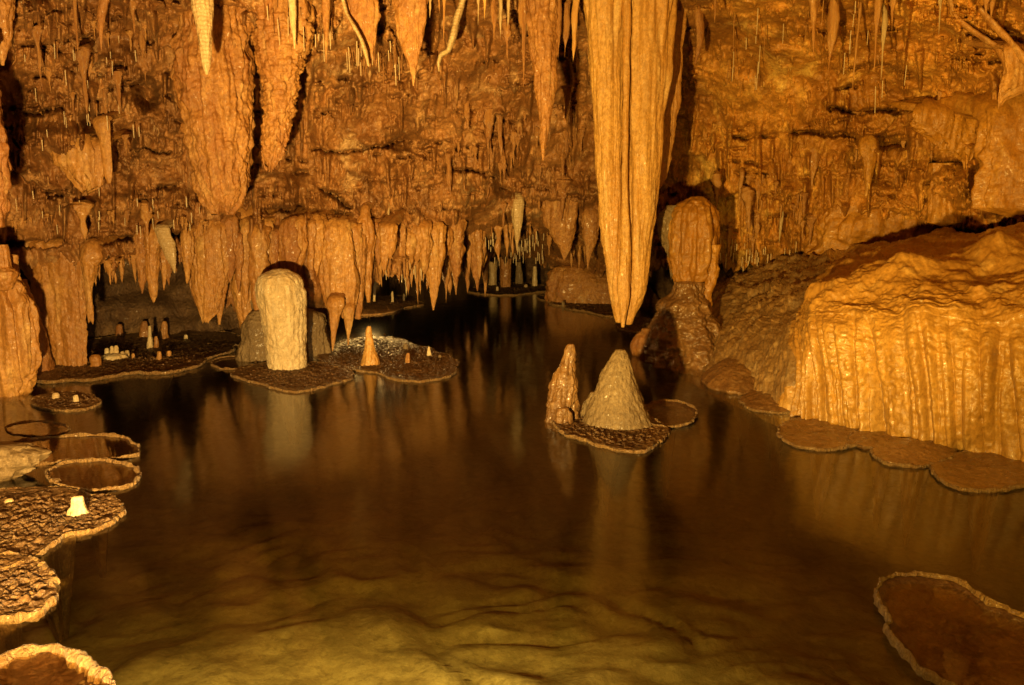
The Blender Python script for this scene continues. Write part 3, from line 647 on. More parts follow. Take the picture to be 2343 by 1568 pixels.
while fx < 1104:
    wd = R_.uniform(16, 44); t0 = 540 + R_.uniform(-22, 20); e = np.interp(fx, ENVX, ENVY); b0 = t0 + (e - t0) * R_.uniform(.5, 1.0)
    sw = R_.uniform(-.12, .12) * wd
    rr_ = [(t0, fx - wd * .5, fx + wd * .5), (t0 + (b0 - t0) * .35, fx - wd * .46, fx + wd * .48), (t0 + (b0 - t0) * .7, fx - wd * .3 + sw, fx + wd * .3 + sw), (t0 + (b0 - t0) * .92, fx - wd * .12 + sw, fx + wd * .12 + sw), (b0, fx - 1 + sw, fx + 1 + sw)]
    thing('drapery', 'brown fold in the ragged low curtain behind the white stalagmite' if fx < 840 else 'brown fold in the ragged low curtain left of the huge stalactite', 'drapery', rr_,
          group='folds of the low curtain on the left' if fx < 840 else 'folds of the low curtain at the centre', Y='wall', dY=R_.uniform(-.05, .06), mat=R_.choice(['orange_calcite', 'brown_calcite']), ratio=.6, dmax=.17, na=44, nr=64, flute=(13, .16), lump=(9, .10), teeth=R_.uniform(0, .2), tf=40)
    fx += wd * R_.uniform(.35, .8)
# ---- right column pair
g = empty('column', ground(1590, 850), 'pale cream capped column on a stepped brown mound right of the huge stalactite', 'column')
PA = dict(parent=g, root=False)
loft('cap', [(450, 1586, 1606), (456, 1570, 1617), (468, 1552, 1628), (488, 1538, 1636), (520, 1531, 1641), (580, 1533, 1643), (610, 1538, 1638), (635, 1541, 1626), (650, 1546, 1612), (657, 1550, 1602)], Y=10.6, mat='ochre_flow', na=110, nr=130, flute=(8, .11), lump=(5, .05), ring=.015, **PA)
loft('drip_curtain', [(470, 1530, 1566), (490, 1508, 1560), (530, 1506, 1560), (560, 1516, 1560), (610, 1532, 1560), (642, 1534, 1544)], Y=10.65, mat='grey_calcite', ratio=.7, na=70, nr=90, flute=(12, .16), teeth=.25, tf=34, **PA)
loft('side_drip', [(560, 1622, 1650), (620, 1618, 1642), (670, 1608, 1626), (700, 1612, 1628), (727, 1622, 1631)], Y=10.45, mat='ochre_flow', na=40, nr=70, lump=(9, .14), **PA)
loft('mound', [(646, 1540, 1600), (668, 1536, 1604), (684, 1532, 1606), (694, 1518, 1616), (700, 1516, 1616), (722, 1512, 1624), (750, 1496, 1642), (784, 1486, 1656), (817, 1480, 1668), (856, 1482, 1680)], base=True, Y=10.5, mat='shelf_calcite', ratio=1.3, dmax=1.25, na=150, nr=140, flute=(4, .05), lump=(4, .09), ring=.02, grit=.012, **PA)
thing('stalagmite', 'low brown lobe of flowstone at the water beside the stepped mound', 'stalagmite',
      [(752, 1470, 1500), (770, 1452, 1520), (795, 1445, 1530), (818, 1450, 1540)], base=True, mat='brown_calcite', na=70, nr=60, flute=(5, .05))
# ---- island pair in the middle
thing('stalagmite', 'grey cone shaped stalagmite in the middle of the pool', 'stalagmite',
      [(801, 1411, 1428), (806, 1402, 1434), (818, 1397, 1439), (851, 1377, 1446), (884, 1366, 1459), (917, 1351, 1472), (951, 1337, 1486), (986, 1328, 1499)], base=True, mat='grey_calcite', ratio=.8, na=170, nr=190, flute=(10, .03), lump=(5, .016), grit=.005, ribs=.05)
g = empty('stalagmite', ground(1285, 965), 'lumpy brown finger of stone leaning beside the grey cone', 'stalagmite')
PA = dict(parent=g)
loft('shaft', [(788, 1301, 1312), (792, 1297, 1315), (817, 1287, 1318), (830, 1280, 1318), (850, 1268, 1317), (880, 1260, 1316), (905, 1254, 1315), (934, 1249, 1312), (968, 1250, 1300)], base=True, mat='shelf_calcite', ratio=.75, na=110, nr=130, flute=(8, .06), lump=(7, .12), ring=.06, grit=.010, **PA)
loft('knob', [(911, 1304, 1318), (918, 1298, 1322), (940, 1296, 1323), (962, 1292, 1322)], base=True, mat='shelf_calcite', na=60, nr=50, lump=(9, .2), **PA)
loft('knob', [(934, 1276, 1298), (944, 1268, 1304), (975, 1266, 1308)], base=True, mat='shelf_calcite', na=60, nr=50, lump=(9, .1), **PA)
thing('stalagmite', 'small brown shoulder against the left side of the grey cone', 'stalagmite',
      [(898, 1352, 1370), (912, 1342, 1372), (932, 1334, 1375), (962, 1324, 1380)], base=True, mat='grey_calcite', na=60, nr=60, lump=(8, .1))
# ---- stalagmite on the small island
thing('stalagmite', 'orange stepped stalagmite with a pale knob on its own little pad', 'stalagmite',
      [(747, 842, 847), (752, 839, 849), (762, 838, 849), (777, 837, 853), (797, 833, 857), (817, 829, 864), (828, 826, 868), (841, 824, 871)], base=True, mat='golden_calcite', na=60, nr=90, lump=(7, .07), ring=.05)

# ---- small stalagmites standing on the pads
SM = [  # label, rows-top, base, xl, xr, mat, taper
 ('white cone on the pad right of the orange stepped stalagmite', 794, 819, 973, 989, 'white_calcite', .45),
 ('orange stub on the pad right of the orange stepped stalagmite', 808, 835, 924, 943, 'orange_calcite', .5),
 ('grey stub behind the orange stub on the right-hand pad', 786, 803, 920, 935, 'grey_calcite', .7),
 ('tiny pale stub at the far edge of the right-hand pad', 763, 772, 876, 883, 'pale_calcite', .7),
 ('low grey bump beside the white cone on the right-hand pad', 812, 822, 1000, 1012, 'grey_calcite', .7),
 ('slim pale peg on the dark island in the back', 667, 694, 893, 902, 'white_calcite', .6),
 ('short pale peg under the bright hanging point on the back island', 672, 690, 920, 928, 'white_calcite', .7),
 ('low pale ring shaped stump at the left edge of the rubble pad', 1141, 1158, 6, 36, 'pale_calcite', .6),
 ('squat tan stump at the left end of the alcove shelf', 812, 843, 204, 232, 'orange_calcite', .85),
 ('tall white stalagmite in the alcove', 746, 800, 333, 352, 'white_calcite', .4),
 ('tan stub leaning on the tall white one in the alcove', 770, 800, 350, 364, 'orange_calcite', .6),
 ('orange stub at the front of the alcove shelf, left of its twin', 804, 827, 355, 372, 'orange_calcite', .6),
 ('orange stub at the front of the alcove shelf, right of its twin', 803, 820, 379, 394, 'orange_calcite', .6),
 ('little white stub alone on the right of the alcove shelf', 766, 779, 420, 430, 'white_calcite', .7),
 ('little tan stub in front of the white cluster in the alcove', 809, 824, 299, 311, 'orange_calcite', .7),
 ('brown pointed stalagmite on the alcove slope', 716, 760, 272, 300, 'brown_calcite', .3),
 ('brown round topped stalagmite right of the tall white one in the alcove', 735, 778, 362, 388, 'brown_calcite', .5),
 ('brown blunt stalagmite behind the tall white one in the alcove', 735, 775, 316, 345, 'brown_calcite', .5),
 ('brown leaning stump high on the alcove slope', 705, 752, 366, 396, 'brown_calcite', .35),
 ('dim knob left of the brown pointed stalagmite in the alcove', 742, 775, 262, 284, 'brown_calcite', .6),
 ('round white knob on the small pad beside the far left column', 904, 925, 165, 183, 'white_calcite', .7),
 ('round tan knob on the small pad beside the far left column', 899, 916, 118, 136, 'pale_calcite', .8),
 ('dull stub under the rim of the far right back pads', 690, 702, 1283, 1292, 'grey_calcite', .8),
 ('pale stub at the front of the far columns pad', 656, 668, 1134, 1141, 'pale_calcite', .8),
 ('pale knob between the far columns', 651, 660, 1198, 1208, 'pale_calcite', .8)]
for lab, y0, y1, xl, xr, mt, tp in SM:
    c = (xl + xr) / 2; w = (xr - xl) / 2
    rows = [(y0, c - w * tp * .6, c + w * tp * .6), (y0 + (y1 - y0) * .12, c - w * tp, c + w * tp), (y0 + (y1 - y0) * .65, c - w * (tp + 1) / 2.1, c + w * (tp + 1) / 2.1), (y1, c - w, c + w)]
    thing('stalagmite', lab, 'stalagmite', rows, base=True, mat=mt, na=28, nr=34, flute=(14, .05), lump=(10, .07))
thing('stalagmite', 'white stump with a narrow neck on the rubble pad at the left', 'stalagmite',
      [(1136, 167, 187), (1140, 165, 189), (1152, 165, 190), (1160, 160, 196), (1172, 156, 203), (1182, 146, 205), (1190, 128, 206)], base=True, mat='white_calcite', na=44, nr=60, lump=(11, .07), round_end=.005)
g = empty('stalagmite', ground(262, 824), 'cluster of short white candle-like stalagmites in the alcove', 'stalagmite')
for y0, y1, xl, xr in ((797, 820, 238, 250), (792, 822, 250, 261), (791, 822, 259, 272), (804, 822, 274, 286), (802, 820, 284, 297)):
    c = (xl + xr) / 2; w = (xr - xl) / 2
    loft('candle', [(y0, c - w * .5, c + w * .5), (y0 + 3, c - w * .8, c + w * .8), (y1, c - w, c + w)], base=True, mat='white_calcite' if xl < 270 else 'pale_calcite', na=26, nr=30, lump=(10, .06), parent=g)
loft('mound', [(812, 240, 284), (818, 233, 292), (828, 228, 300)], base=True, mat='white_calcite', na=50, nr=20, lump=(9, .08), parent=g)

# far columns at the back
for lab, rows, mt in (
 ('pale flared column at the left of the far group', [(586, 1118, 1142), (620, 1119, 1136), (645, 1118, 1135), (656, 1113, 1138)], 'pale_calcite'),
 ('thick dull column in the far group', [(588, 1142, 1170), (620, 1144, 1168), (660, 1143, 1168)], 'brown_calcite'),
 ('slim dim column in the far group', [(600, 1182, 1192), (630, 1180, 1195), (652, 1178, 1197)], 'grey_calcite'),
 ('short white column at the right of the far group', [(610, 1219, 1227), (630, 1218, 1228), (657, 1216, 1230)], 'white_calcite')):
    thing('column', lab, 'column', rows, base=True, mat=mt, na=40, nr=60, flute=(8, .1))
thing('flowstone', 'dim ribbed flowstone bank at the back, behind the huge stalactite tip', 'flowstone',
      [(612, 1262, 1380), (625, 1248, 1420), (645, 1245, 1470), (675, 1247, 1500), (697, 1248, 1520)], base=True, mat='brown_calcite', ratio=.5, dmax=1.2, na=160, nr=80, flute=(3.5, .05), lump=(3, .05))

# ------------------------------------------------------------------ the flowstone cascade on the right
def st(base, pts):
    b = ground(*base); b[2] = -.15
    out = [b]
    y0 = b[1]
    for px, py, dy in pts + [(pts[-1][0], pts[-1][1] + 7, pts[-1][2] + 2.2)]: out.append(at(px, py, y0 + dy))
    return out
ST = np.array([
 st((1470, 790), [(1490, 760, .6), (1510, 735, 1.2), (1535, 700, 2.0), (1560, 675, 2.8), (1590, 650, 4.0), (1600, 625, 6.0)]),
 st((1600, 858), [(1625, 800, .5), (1645, 750, .9), (1670, 710, 1.3), (1695, 670, 1.8), (1720, 640, 2.4), (1760, 596, 3.6)]),
 st((1720, 915), [(1735, 860, .3), (1750, 800, .6), (1768, 740, 1.0), (1790, 690, 1.5), (1815, 650, 2.1), (1850, 588, 3.8)]),
 st((1815, 955), [(1822, 880, .12), (1826, 800, .3), (1832, 735, .6), (1850, 690, 1.1), (1880, 640, 2.0), (1930, 575, 4.0)]),
 st((1870, 968), [(1862, 890, .04), (1856, 800, .1), (1856, 732, .25), (1868, 690, .55), (1905, 640, 1.2), (1975, 566, 3.0)]),
 st((1985, 992), [(1972, 900, .03), (1960, 805, .07), (1955, 738, .2), (1962, 694, .42), (1990, 637, 1.0), (2040, 560, 2.9)]),
 st((2140, 1032), [(2134, 930, .03), (2126, 815, .08), (2122, 745, .22), (2122, 698, .42), (2130, 640, .95), (2150, 545, 2.8)]),
 st((2300, 1060), [(2302, 950, .03), (2302, 835, .08), (2300, 750, .24), (2296, 692, .48), (2290, 630, 1.0), (2290, 535, 2.7)]),
 st((2480, 1110), [(2484, 980, .03), (2484, 855, .08), (2480, 750, .24), (2470, 687, .5), (2450, 620, 1.0), (2420, 520, 2.6)]),
 st((2900, 1240), [(2900, 1080, .03), (2900, 900, .06), (2890, 740, .2), (2870, 670, .5), (2840, 600, 1.0), (2800, 500, 2.4)]),
 st((3600, 1420), [(3600, 1200, .03), (3600, 960, .06), (3580, 760, .15), (3560, 660, .4), (3500, 580, 1.0), (3400, 500, 2.0)])])
def cr(P, n, axis):
    P = np.moveaxis(P, axis, 0); m = len(P); u = np.linspace(0, m - 1, n); i = np.clip(u.astype(int), 0, m - 2); f = (u - i).reshape((-1,) + (1,) * (P.ndim - 1))
    p0, p1, p2, p3 = P[np.maximum(i - 1, 0)], P[i], P[i + 1], P[np.minimum(i + 2, m - 1)]
    r = .5 * (2 * p1 + (p2 - p0) * f + (2 * p0 - 5 * p1 + 4 * p2 - p3) * f * f + (3 * p1 - p0 - 3 * p2 + p3) * f ** 3)
    return np.moveaxis(r, 0, axis)
ns, nt_ = 1150, 430
G = cr(cr(ST, ns, 0), nt_, 1)
def normals(G):
    n = np.cross(np.gradient(G, axis=0), np.gradient(G, axis=1)); return n / (np.linalg.norm(n, axis=-1, keepdims=True) + 1e-9)
Nn = normals(G)
if (Nn * (np.array([0, 0, 2]) - G)).sum(-1).mean() < 0: Nn = -Nn
T = np.linspace(0, 1, nt_)[None]
arc = np.concatenate([[0], np.cumsum(np.linalg.norm(np.diff(G[:, nt_ // 4], axis=0), axis=1))])[:, None]
sidx = np.linspace(0, len(ST) - 1, ns)[:, None]
vert = 1 - sstep(.36, .58, T + .05 * perlin(np.stack([arc * 1.5, arc * 0, arc * 0], -1)))
cur = sstep(2.1, 3.5, sidx)
A3 = lambda a, b: np.stack([arc * a + T * 0, T * b + arc * 0, arc * 0 + T * 0], -1)
wa = .05 * perlin(A3(2, 2.2) + 9)
A4 = lambda a, b: np.stack([(arc + wa) * a, T * b + arc * 0, arc * 0 + T * 0], -1)
fl = .05 * (billow(A4(1.7, .35), 1) - .5) + .075 * (billow(A4(4.6, .5) + 7, 1) - .5) + .045 * (billow(A4(9, .8) + 3, 1) - .5) + .010 * perlin(A3(16, 60))
gro = -.10 * np.exp(-(np.abs(perlin(A3(.8, .7) + 31)) / .03) ** 2) * sstep(.5, .1, T)
disp = (fl * 1.2 + gro) * vert * cur * (.35 + .65 * sstep(.50, .18, T + .12 * perlin(A3(1.3, 0) + 77)))
steps = perlin(A3(1.5, 6) + 60)
s2 = T * 22 + 1.6 * perlin(A3(2.2, 4) + 12); fr2 = s2 - np.floor(s2)
disp = disp + .016 * (1 - fr2) * sstep(0, .2, fr2) * (1 - vert * cur * .85) * sstep(-.3, .3, perlin(A3(.8, 3) + 5))
disp = disp + .10 * fbm(G * 1.1, 3) * (1 - vert * .5) + .05 * fbm(G * np.array([4, 4, 4]), 4) * (1.0 - vert * .85) + .010 * fbm(G * 11, 3)
flank = 1 - cur
disp = disp + flank * (.03 * np.clip(.75 - worley(G * np.array([3.2, 3.2, 4.5]) + .4 * perlin(G * 3)[..., None]), 0, 1) + .06 * (billow(np.stack([arc * 3 + T * 0, T * 2.5 + arc * 0, T * 0 + arc * 0 + 5], -1), 2) - .5) + .03 * (billow(np.stack([arc * 8 + T * 0, T * 3 + arc * 0, T * 0 + arc * 0 + 15], -1), 2) - .5))
disp = disp + .05 * np.clip(.6 - worley(G * 6), 0, 1) * sstep(.3, .5, T) * sstep(.75, .6, T) * cur
for px, py, r, am in ((2105, 700, .14, .09), (2290, 640, .2, .13), (2060, 640, .3, .10), (1900, 640, .3, .1)):
    j = np.unravel_index(np.argmin(((G - at(px, py, gY(2140, 1035) + .3 if py > 680 else gY(2140, 1035) + 1.4)) ** 2).sum(-1)), G.shape[:2])
    dd = np.linalg.norm(G - G[j], axis=-1); disp = disp + am * np.exp(-(dd / r) ** 2)
G = G + Nn * disp[..., None]
cas = link('flowstone_cascade', G.reshape(-1, 3), gridF(ns, nt_), 'flowstone', origin=(0, 0, 0))
cas.data.materials.append(MATS['grey_flow'])
pm = (flank + .5 * perlin(G * 1.7)[...] * sstep(0, .2, flank) > .55)[:-1, :-1]
cas.data.polygons.foreach_set('material_index', pm.ravel().astype(np.int32))
tag(cas, 'wide wet golden flowstone cascade with a fluted curtain front, right bank', 'flowstone')
thing('stalagmite', 'small square brown stump on top of the flowstone cascade', 'stalagmite',
      [(617, 1919, 1936), (630, 1919, 1937), (650, 1916, 1940)], root=False, Y=9.1, mat='orange_calcite', na=28, nr=30, lump=(9, .08))
thing('stalagmite', 'pale greyish knob on the upper right of the flowstone cascade', 'stalagmite',
      [(606, 2280, 2300), (615, 2272, 2308), (640, 2264, 2316), (690, 2250, 2330)], root=False, Y=7.6, mat='pale_calcite', na=50, nr=60, lump=(7, .07), ring=.03)
thing('stalagmite', 'pale pointed knob on the brow of the fluted curtain', 'stalagmite',
      [(686, 2102, 2114), (696, 2094, 2120), (715, 2086, 2128), (745, 2080, 2134)], root=False, Y=6.75, mat='pale_calcite', na=50, nr=50, lump=(7, .06))

# ------------------------------------------------------------------ lily pads
def pad(label, outline, style='rough', z=.022, puddle=False, dome=0, wob=.05, rimw=.04, name='lily_pad', rimh=.024, group=None, mat=None, rim=True):
    """outline: (cx, cy, rx, ry) on the photograph, or a list of photograph points, laid on the water"""
    _seed[0] += 1; sd = _seed[0] * 3.7
    if isinstance(outline, tuple):
        cx, cy, rx, ry = outline; a = np.linspace(0, 2 * np.pi, 48, endpoint=False)
        pts = [(cx + rx * math.cos(q), cy + ry * math.sin(q)) for q in a]
    else: pts = outline
    W = np.array([ground(x, y, z) for x, y in pts])
    c = W.mean(0); rel = W[:, :2] - c[:2]
    th = np.arctan2(rel[:, 1], rel[:, 0]); rr = np.hypot(rel[:, 0], rel[:, 1]); o = np.argsort(th); th, rr = th[o], rr[o]
    n = 360 if rr.mean() > .3 else 160
    A = np.linspace(-np.pi, np.pi, n, endpoint=False)
    Rr = np.interp(A, np.concatenate([th - 2 * np.pi, th, th + 2 * np.pi]), np.tile(rr, 3))
    k = 5; Rr = np.convolve(np.concatenate([Rr[-k:], Rr, Rr[:k]]), np.ones(2 * k + 1) / (2 * k + 1), 'valid')
    u = np.stack([np.cos(A), np.sin(A)], -1); ul = u * Rr[:, None]
    sca = np.abs(perlin(np.stack([ul[:, 0] * 5 + sd, ul[:, 1] * 5, A * 0], -1)))
    Rr = Rr * (1 + wob * (sca - .3)) + .05 * min(1, rr.mean()) * fbm(np.stack([ul[:, 0] * 3.2 + sd, ul[:, 1] * 3.2, A * 0], -1), 2) + .016 * fbm(np.stack([ul[:, 0] * 11 + sd, ul[:, 1] * 11, A * 0], -1), 3)
    mat = mat or ('pad_floor' if style == 'rough' else 'pool_floor')
    root = empty(name, (c[0], c[1], 0), label, 'lily pad', group)
    # plate
    nsr = 84; s = np.linspace(0.0, .985, nsr)
    RR = s[:, None] * Rr[None]
    X = c[0] + RR * u[None, :, 0]; Yv = c[1] + RR * u[None, :, 1]
    Q = np.stack([X, Yv, X * 0 + sd], -1)
    edge = sstep(.72, .97, s)[:, None]
    if style == 'rough':
        conc = (s[:, None] * Rr.mean() * 13 + 2.2 * perlin(Q * 2.5)); fr = conc - np.floor(conc)
        zf = .006 + .012 * sstep(.45, .75, ridged(Q * np.array([15, 15, 1]), 3)) + .016 * (1 - fr) ** 2 * sstep(-.2, .4, perlin(Q * 3 + 8)) + .011 * fbm(Q * 24, 3) + .065 * np.clip(.40 - worley(Q * 11 + .7 * perlin(Q * 9)[..., None]), 0, 1) * sstep(-.3, .3, perlin(Q * 2.2 + 4)) + .03 * np.clip(.40 - worley(Q * 24 + .5 * perlin(Q * 20)[..., None]), 0, 1)
    elif style == 'flat':
        zf = .010 + .012 * fbm(Q * 4, 3) + .006 * fbm(Q * 14, 3) + .010 * (1 - np.abs(perlin(Q * 2.2)) * 3).clip(0, 1)
    else:
        zf = -.022 + .012 * fbm(Q * 5, 3) + .006 * fbm(Q * 20, 2)
    Zt = zf * (1 - edge * .6) + edge * z * .8
    if dome: Zt = Zt + dome * np.clip(1 - s[:, None] ** 2.4, 0, 1) * (1 + .10 * fbm(Q * 2.5, 3)) + .006 * fbm(Q * 6, 3)
    top = np.stack([X, Yv, Zt], -1)
    low = top[-1].copy(); low[:, 2] = -.02; low[:, :2] = c[:2] + (low[:, :2] - c[:2]) * .93; low2 = low.copy(); low2[:, :2] = c[:2] + (low[:, :2] - c[:2]) * .35; low2[:, 2] = -.07
    low3 = low.copy(); low3[:, :2] = c[:2] + (low[:, :2] - c[:2]) * .08; low3[:, 2] = -.8
    V = np.concatenate([top, low[None], low2[None], low3[None]], 0)
    link('plate', V.reshape(-1, 3), gridF(len(V), n, True), mat, root, (c[0], c[1], 0))
    if rim:
        prof = [(-1.0, .002), (-.8, .55), (-.45, .95), (-.1, 1.0), (.15, .8), (.22, .5), (.12, .3), (.15, .1), (-.6, -.1), (-3.5, -.5)]
        bead = fbm(np.stack([ul[:, 0] * 9 + sd, ul[:, 1] * 9, A * 0], -1), 3)
        bead2 = np.abs(perlin(np.stack([ul[:, 0] * 17 + sd, ul[:, 1] * 17, A * 0 + 2], -1)))
        rings = []
        for i, (o_, h_) in enumerate(prof):
            ww = rimw * .44 * np.clip(1 + 1.3 * bead + .5 * bead2 + .8 * fbm(np.stack([ul[:, 0] * 2.3 + sd, ul[:, 1] * 2.3, A * 0 + 9], -1), 2), .2, 2.6) ; q = Rr + o_ * ww + .010 * bead2 * (o_ > -.2) + .006 * perlin(np.stack([ul[:, 0] * 25 + sd, ul[:, 1] * 25, A * 0 + i * .8], -1))
            zz_ = z - rimh + rimh * 1.25 * h_ * (1 + .35 * bead) + .006 * perlin(np.stack([ul[:, 0] * 30, ul[:, 1] * 30, A * 0 + i * .9], -1))
            rings.append(np.stack([c[0] + q * u[:, 0], c[1] + q * u[:, 1], zz_], -1))
        link('rim', np.array(rings).reshape(-1, 3), gridF(len(prof), n, True), 'pad_rim', root, (c[0], c[1], 0))
    if puddle:
        pr = np.stack([c[0] + Rr * .93 * u[:, 0], c[1] + Rr * .93 * u[:, 1], A * 0 + z * .35], -1)
        V = np.concatenate([pr, [[c[0], c[1], z * .35]]]); j = np.arange(n)
        link('puddle', V, np.stack([j, (j + 1) % n, j * 0 + n, j * 0 + n], -1), 'puddle_water', root, (c[0], c[1], z * .35))
    return root

pad('large dark shelf of fused pads filling the alcove front', [(83, 876), (150, 868), (220, 866), (290, 853), (320, 849), (367, 854), (433, 842), (468, 818), (540, 790), (560, 772), (480, 755), (380, 752), (250, 770), (150, 820), (90, 850)], rimw=.04, rimh=.03, z=.035)
pad('small pad with two round knobs beside the far left column', (150, 917, 80, 21), rimw=.03)
pad('half sunken dark pad left of the shadowed water', (85, 980, 74, 17), style='pool', z=.008, rimw=.03, rimh=.012)
pad('long flat pool pad with a thin bright rim, left edge', [(-60, 1040), (0, 1015), (60, 1004), (140, 997), (210, 993), (262, 996), (300, 1012), (321, 1026), (310, 1040), (250, 1049), (160, 1052), (60, 1060), (-40, 1065)], style='pool', puddle=True, rimw=.028, rimh=.03)
pad('oval pool pad just below the long flat one', (214, 1085, 109, 35), style='pool', puddle=True, rimw=.04, rimh=.03)
pad('wide rubble strewn pad carrying the white hollow stump', [(-80, 1250), (-80, 1140), (0, 1120), (100, 1112), (200, 1132), (262, 1140), (285, 1163), (272, 1187), (220, 1212), (150, 1220), (110, 1250), (60, 1282), (0, 1300)], rimw=.035, wob=.08)
pad('round crusty pad with bumpy rim rings, lower left edge', (5, 1340, 125, 74), rimw=.06, rimh=.04)
pad('shallow bowl pad with a thick crusted rim in the bottom left corner', (100, 1585, 158, 106), style='pool', puddle=True, rimw=.085, rimh=.04, wob=.09)
pad('pad under the white club shaped stalagmite', [(533, 856), (560, 868), (600, 876), (620, 885), (665, 894), (720, 890), (750, 880), (795, 868), (806, 850), (780, 836), (700, 828), (600, 830), (545, 842)], rimw=.035, wob=.09)
pad('small pale pad left of the white stalagmite', (535, 829, 52, 15), rimw=.03, style='pool')
pad('wide rubble pad right of the orange stepped stalagmite', [(748, 832), (800, 845), (866, 850), (885, 863), (930, 872), (975, 870), (1010, 866), (1044, 838), (1040, 822), (1000, 806), (950, 790), (900, 772), (850, 768), (790, 778), (755, 800)], rimw=.035, wob=.07)
pad('tiny pad under the orange stepped stalagmite', (842, 835, 34, 11), rimw=.02, wob=.02)
pad('dark island pad in the back behind the curtain', [(818, 722), (815, 695), (850, 681), (900, 676), (942, 678), (947, 688), (920, 704), (880, 717)], rimw=.04)
pad('pad carrying the grey cone and the brown finger', [(1262, 955), (1275, 975), (1300, 992), (1335, 1005), (1380, 1020), (1430, 1031), (1480, 1030), (1508, 1012), (1523, 994), (1500, 960), (1420, 935), (1340, 930), (1290, 940)], rimw=.035, wob=.09)
pad('round flat pad right of the grey cone', (1528, 945, 65, 31), style='pool', z=.03, rimw=.025, rimh=.02)
SH = dict(style='flat', mat='shelf_calcite', wob=.08)
pad('smooth domed pad of brown flowstone at the foot of the right bank', (1706, 866, 104, 36), dome=.24, rim=False, **SH)
pad('low domed pad below the fluted curtain corner', (1780, 915, 84, 29), dome=.09, rimw=.04, rimh=.02, **SH)
pad('oval wet pad below the left end of the fluted curtain', (1886, 987, 106, 41), rimw=.045, rimh=.022, **SH)
pad('thin ledge pad joining two pads under the fluted curtain', (2020, 1002, 80, 24), rimw=.02, rimh=.012, dome=.02, **SH)
pad('bumpy pad with a small dome under the fluted curtain', (2090, 1029, 96, 36), dome=.06, rimw=.042, rimh=.022, **SH)
pad('wide wet pad below the right end of the fluted curtain', (2255, 1074, 124, 47), rimw=.048, rimh=.024, **SH)
pad('large bowl pad with a scalloped bright rim in the bottom right corner', [(2012, 1350), (2030, 1325), (2060, 1310), (2130, 1314), (2200, 1330), (2248, 1368), (2342, 1402), (2440, 1470), (2480, 1580), (2420, 1660), (2300, 1640), (2200, 1580), (2120, 1540), (2060, 1470), (2030, 1410)], style='pool', puddle=True, rimw=.028, rimh=.04, wob=.06, z=.045)
pad('pale shelf pad under the far columns', [(1090, 658), (1120, 674), (1170, 675), (1205, 671), (1240, 668), (1245, 655), (1180, 648), (1110, 648)], rimw=.06, rimh=.05)
pad('chain of thin dark pads along the back flowstone bank', [(1222, 678), (1260, 690), (1300, 700), (1345, 712), (1400, 726), (1440, 722), (1440, 705), (1350, 688), (1280, 678)], rimw=.05, rimh=.04)
pad('dark pad between the huge stalactite tip and the right mound', (1455, 742, 45, 17), rimw=.03)
thing('boulder', 'pale rounded ridge of stone on the long pad at the left edge', 'rock', [(1020, -70, 60), (1035, -70, 110), (1055, -75, 100), (1085, -80, 60), (1110, -80, 20)], root=False, Y=float(gY(40, 1090)), mat='grey_calcite', ratio=.5, dmax=.25, na=70, nr=50, lump=(6, .06))

# ------------------------------------------------------------------ many small hanging things
def pool_meshes(kind, n):
    out = []
    for k in range(n):
        nr, na = (26, 14) if kind == 'cone' else (8, 8)
        t = np.linspace(0, 1, nr); a = np.linspace(0, 2 * np.pi, na, endpoint=False)
        if kind == 'cone':
            e = R_.uniform(.6, 1.2); r = (1 - t) ** e * (.85 + .3 * np.sin(t * R_.uniform(4, 9) + k)) + .05 * (1 - t); r[-1] = .015
        else: r = np.full(nr, 1.0) - .25 * t
        z = -t
        back = t * 0
        if kind == 'cone':
            q = np.linspace(1, 0, 9)[:-1]
            r = np.concatenate([r[0] * np.sqrt(1 - q ** 2 * .97), r]); z = np.concatenate([q ** 1.2 * .16, z]); back = np.concatenate([q ** 1.3 * 1.6, back]); t = np.concatenate([q * 0, t]); nr += 8
        bend = R_.uniform(-.08, .08)
        X = r[:, None] * np.cos(a)[None]; Yv = r[:, None] * np.sin(a)[None] + back[:, None]; Z = np.repeat(z[:, None], na, 1)
        if kind == 'cone':
            P = np.stack([X * 1.2 + k * 5, Yv * 1.2, Z * 4], -1); f = 1 + .55 * fbm(P, 3) + .3 * (ridged(P * np.array([2, 2, .15]), 1) - .5)
            X, Yv = X * f, (Yv - back[:, None]) * f + back[:, None]
        X = X + bend * (t ** 2)[:, None] * 3
        V = np.stack([X, Yv, Z], -1).reshape(-1, 3); F = gridF(nr, na, True)
        j = np.arange(na); V = np.concatenate([V, [[bend * 3, 0, -1.02]]])
        F = np.concatenate([F, np.stack([(nr - 1) * na + j, (nr - 1) * na + (j + 1) % na, j * 0 + nr * na, j * 0 + nr * na], -1)])
        out.append((V, F))
    return out
CONES = pool_meshes('cone', 18); STRAWS = pool_meshes('straw', 3)
CACHE = {}
def hang(kind, px, py, Lpx, wpx, Y, mat, label, group, name):
    p = at(px, py, Y); s = Y / FPX
    k = R_.randrange(len(CONES) if kind == 'cone' else len(STRAWS))
    key = (kind, k, mat)
    if key not in CACHE:
        V, F = (CONES if kind == 'cone' else STRAWS)[k]
        o = link(name, V, F, mat); CACHE[key] = o.data
    else:
        o = bpy.data.objects.new(name, CACHE[key]); C.objects.link(o)
    o.location = p; o.rotation_euler = (R_.uniform(-.04, .04), R_.uniform(-.04, .04), R_.uniform(-.6, .6) if kind == 'cone' else 0)
    w = wpx * s / 2; o.scale = (w, w * R_.uniform(.8, 1.1), Lpx * s)
    return tag(o, label, 'stalactite' if kind == 'cone' else 'soda straw', group)

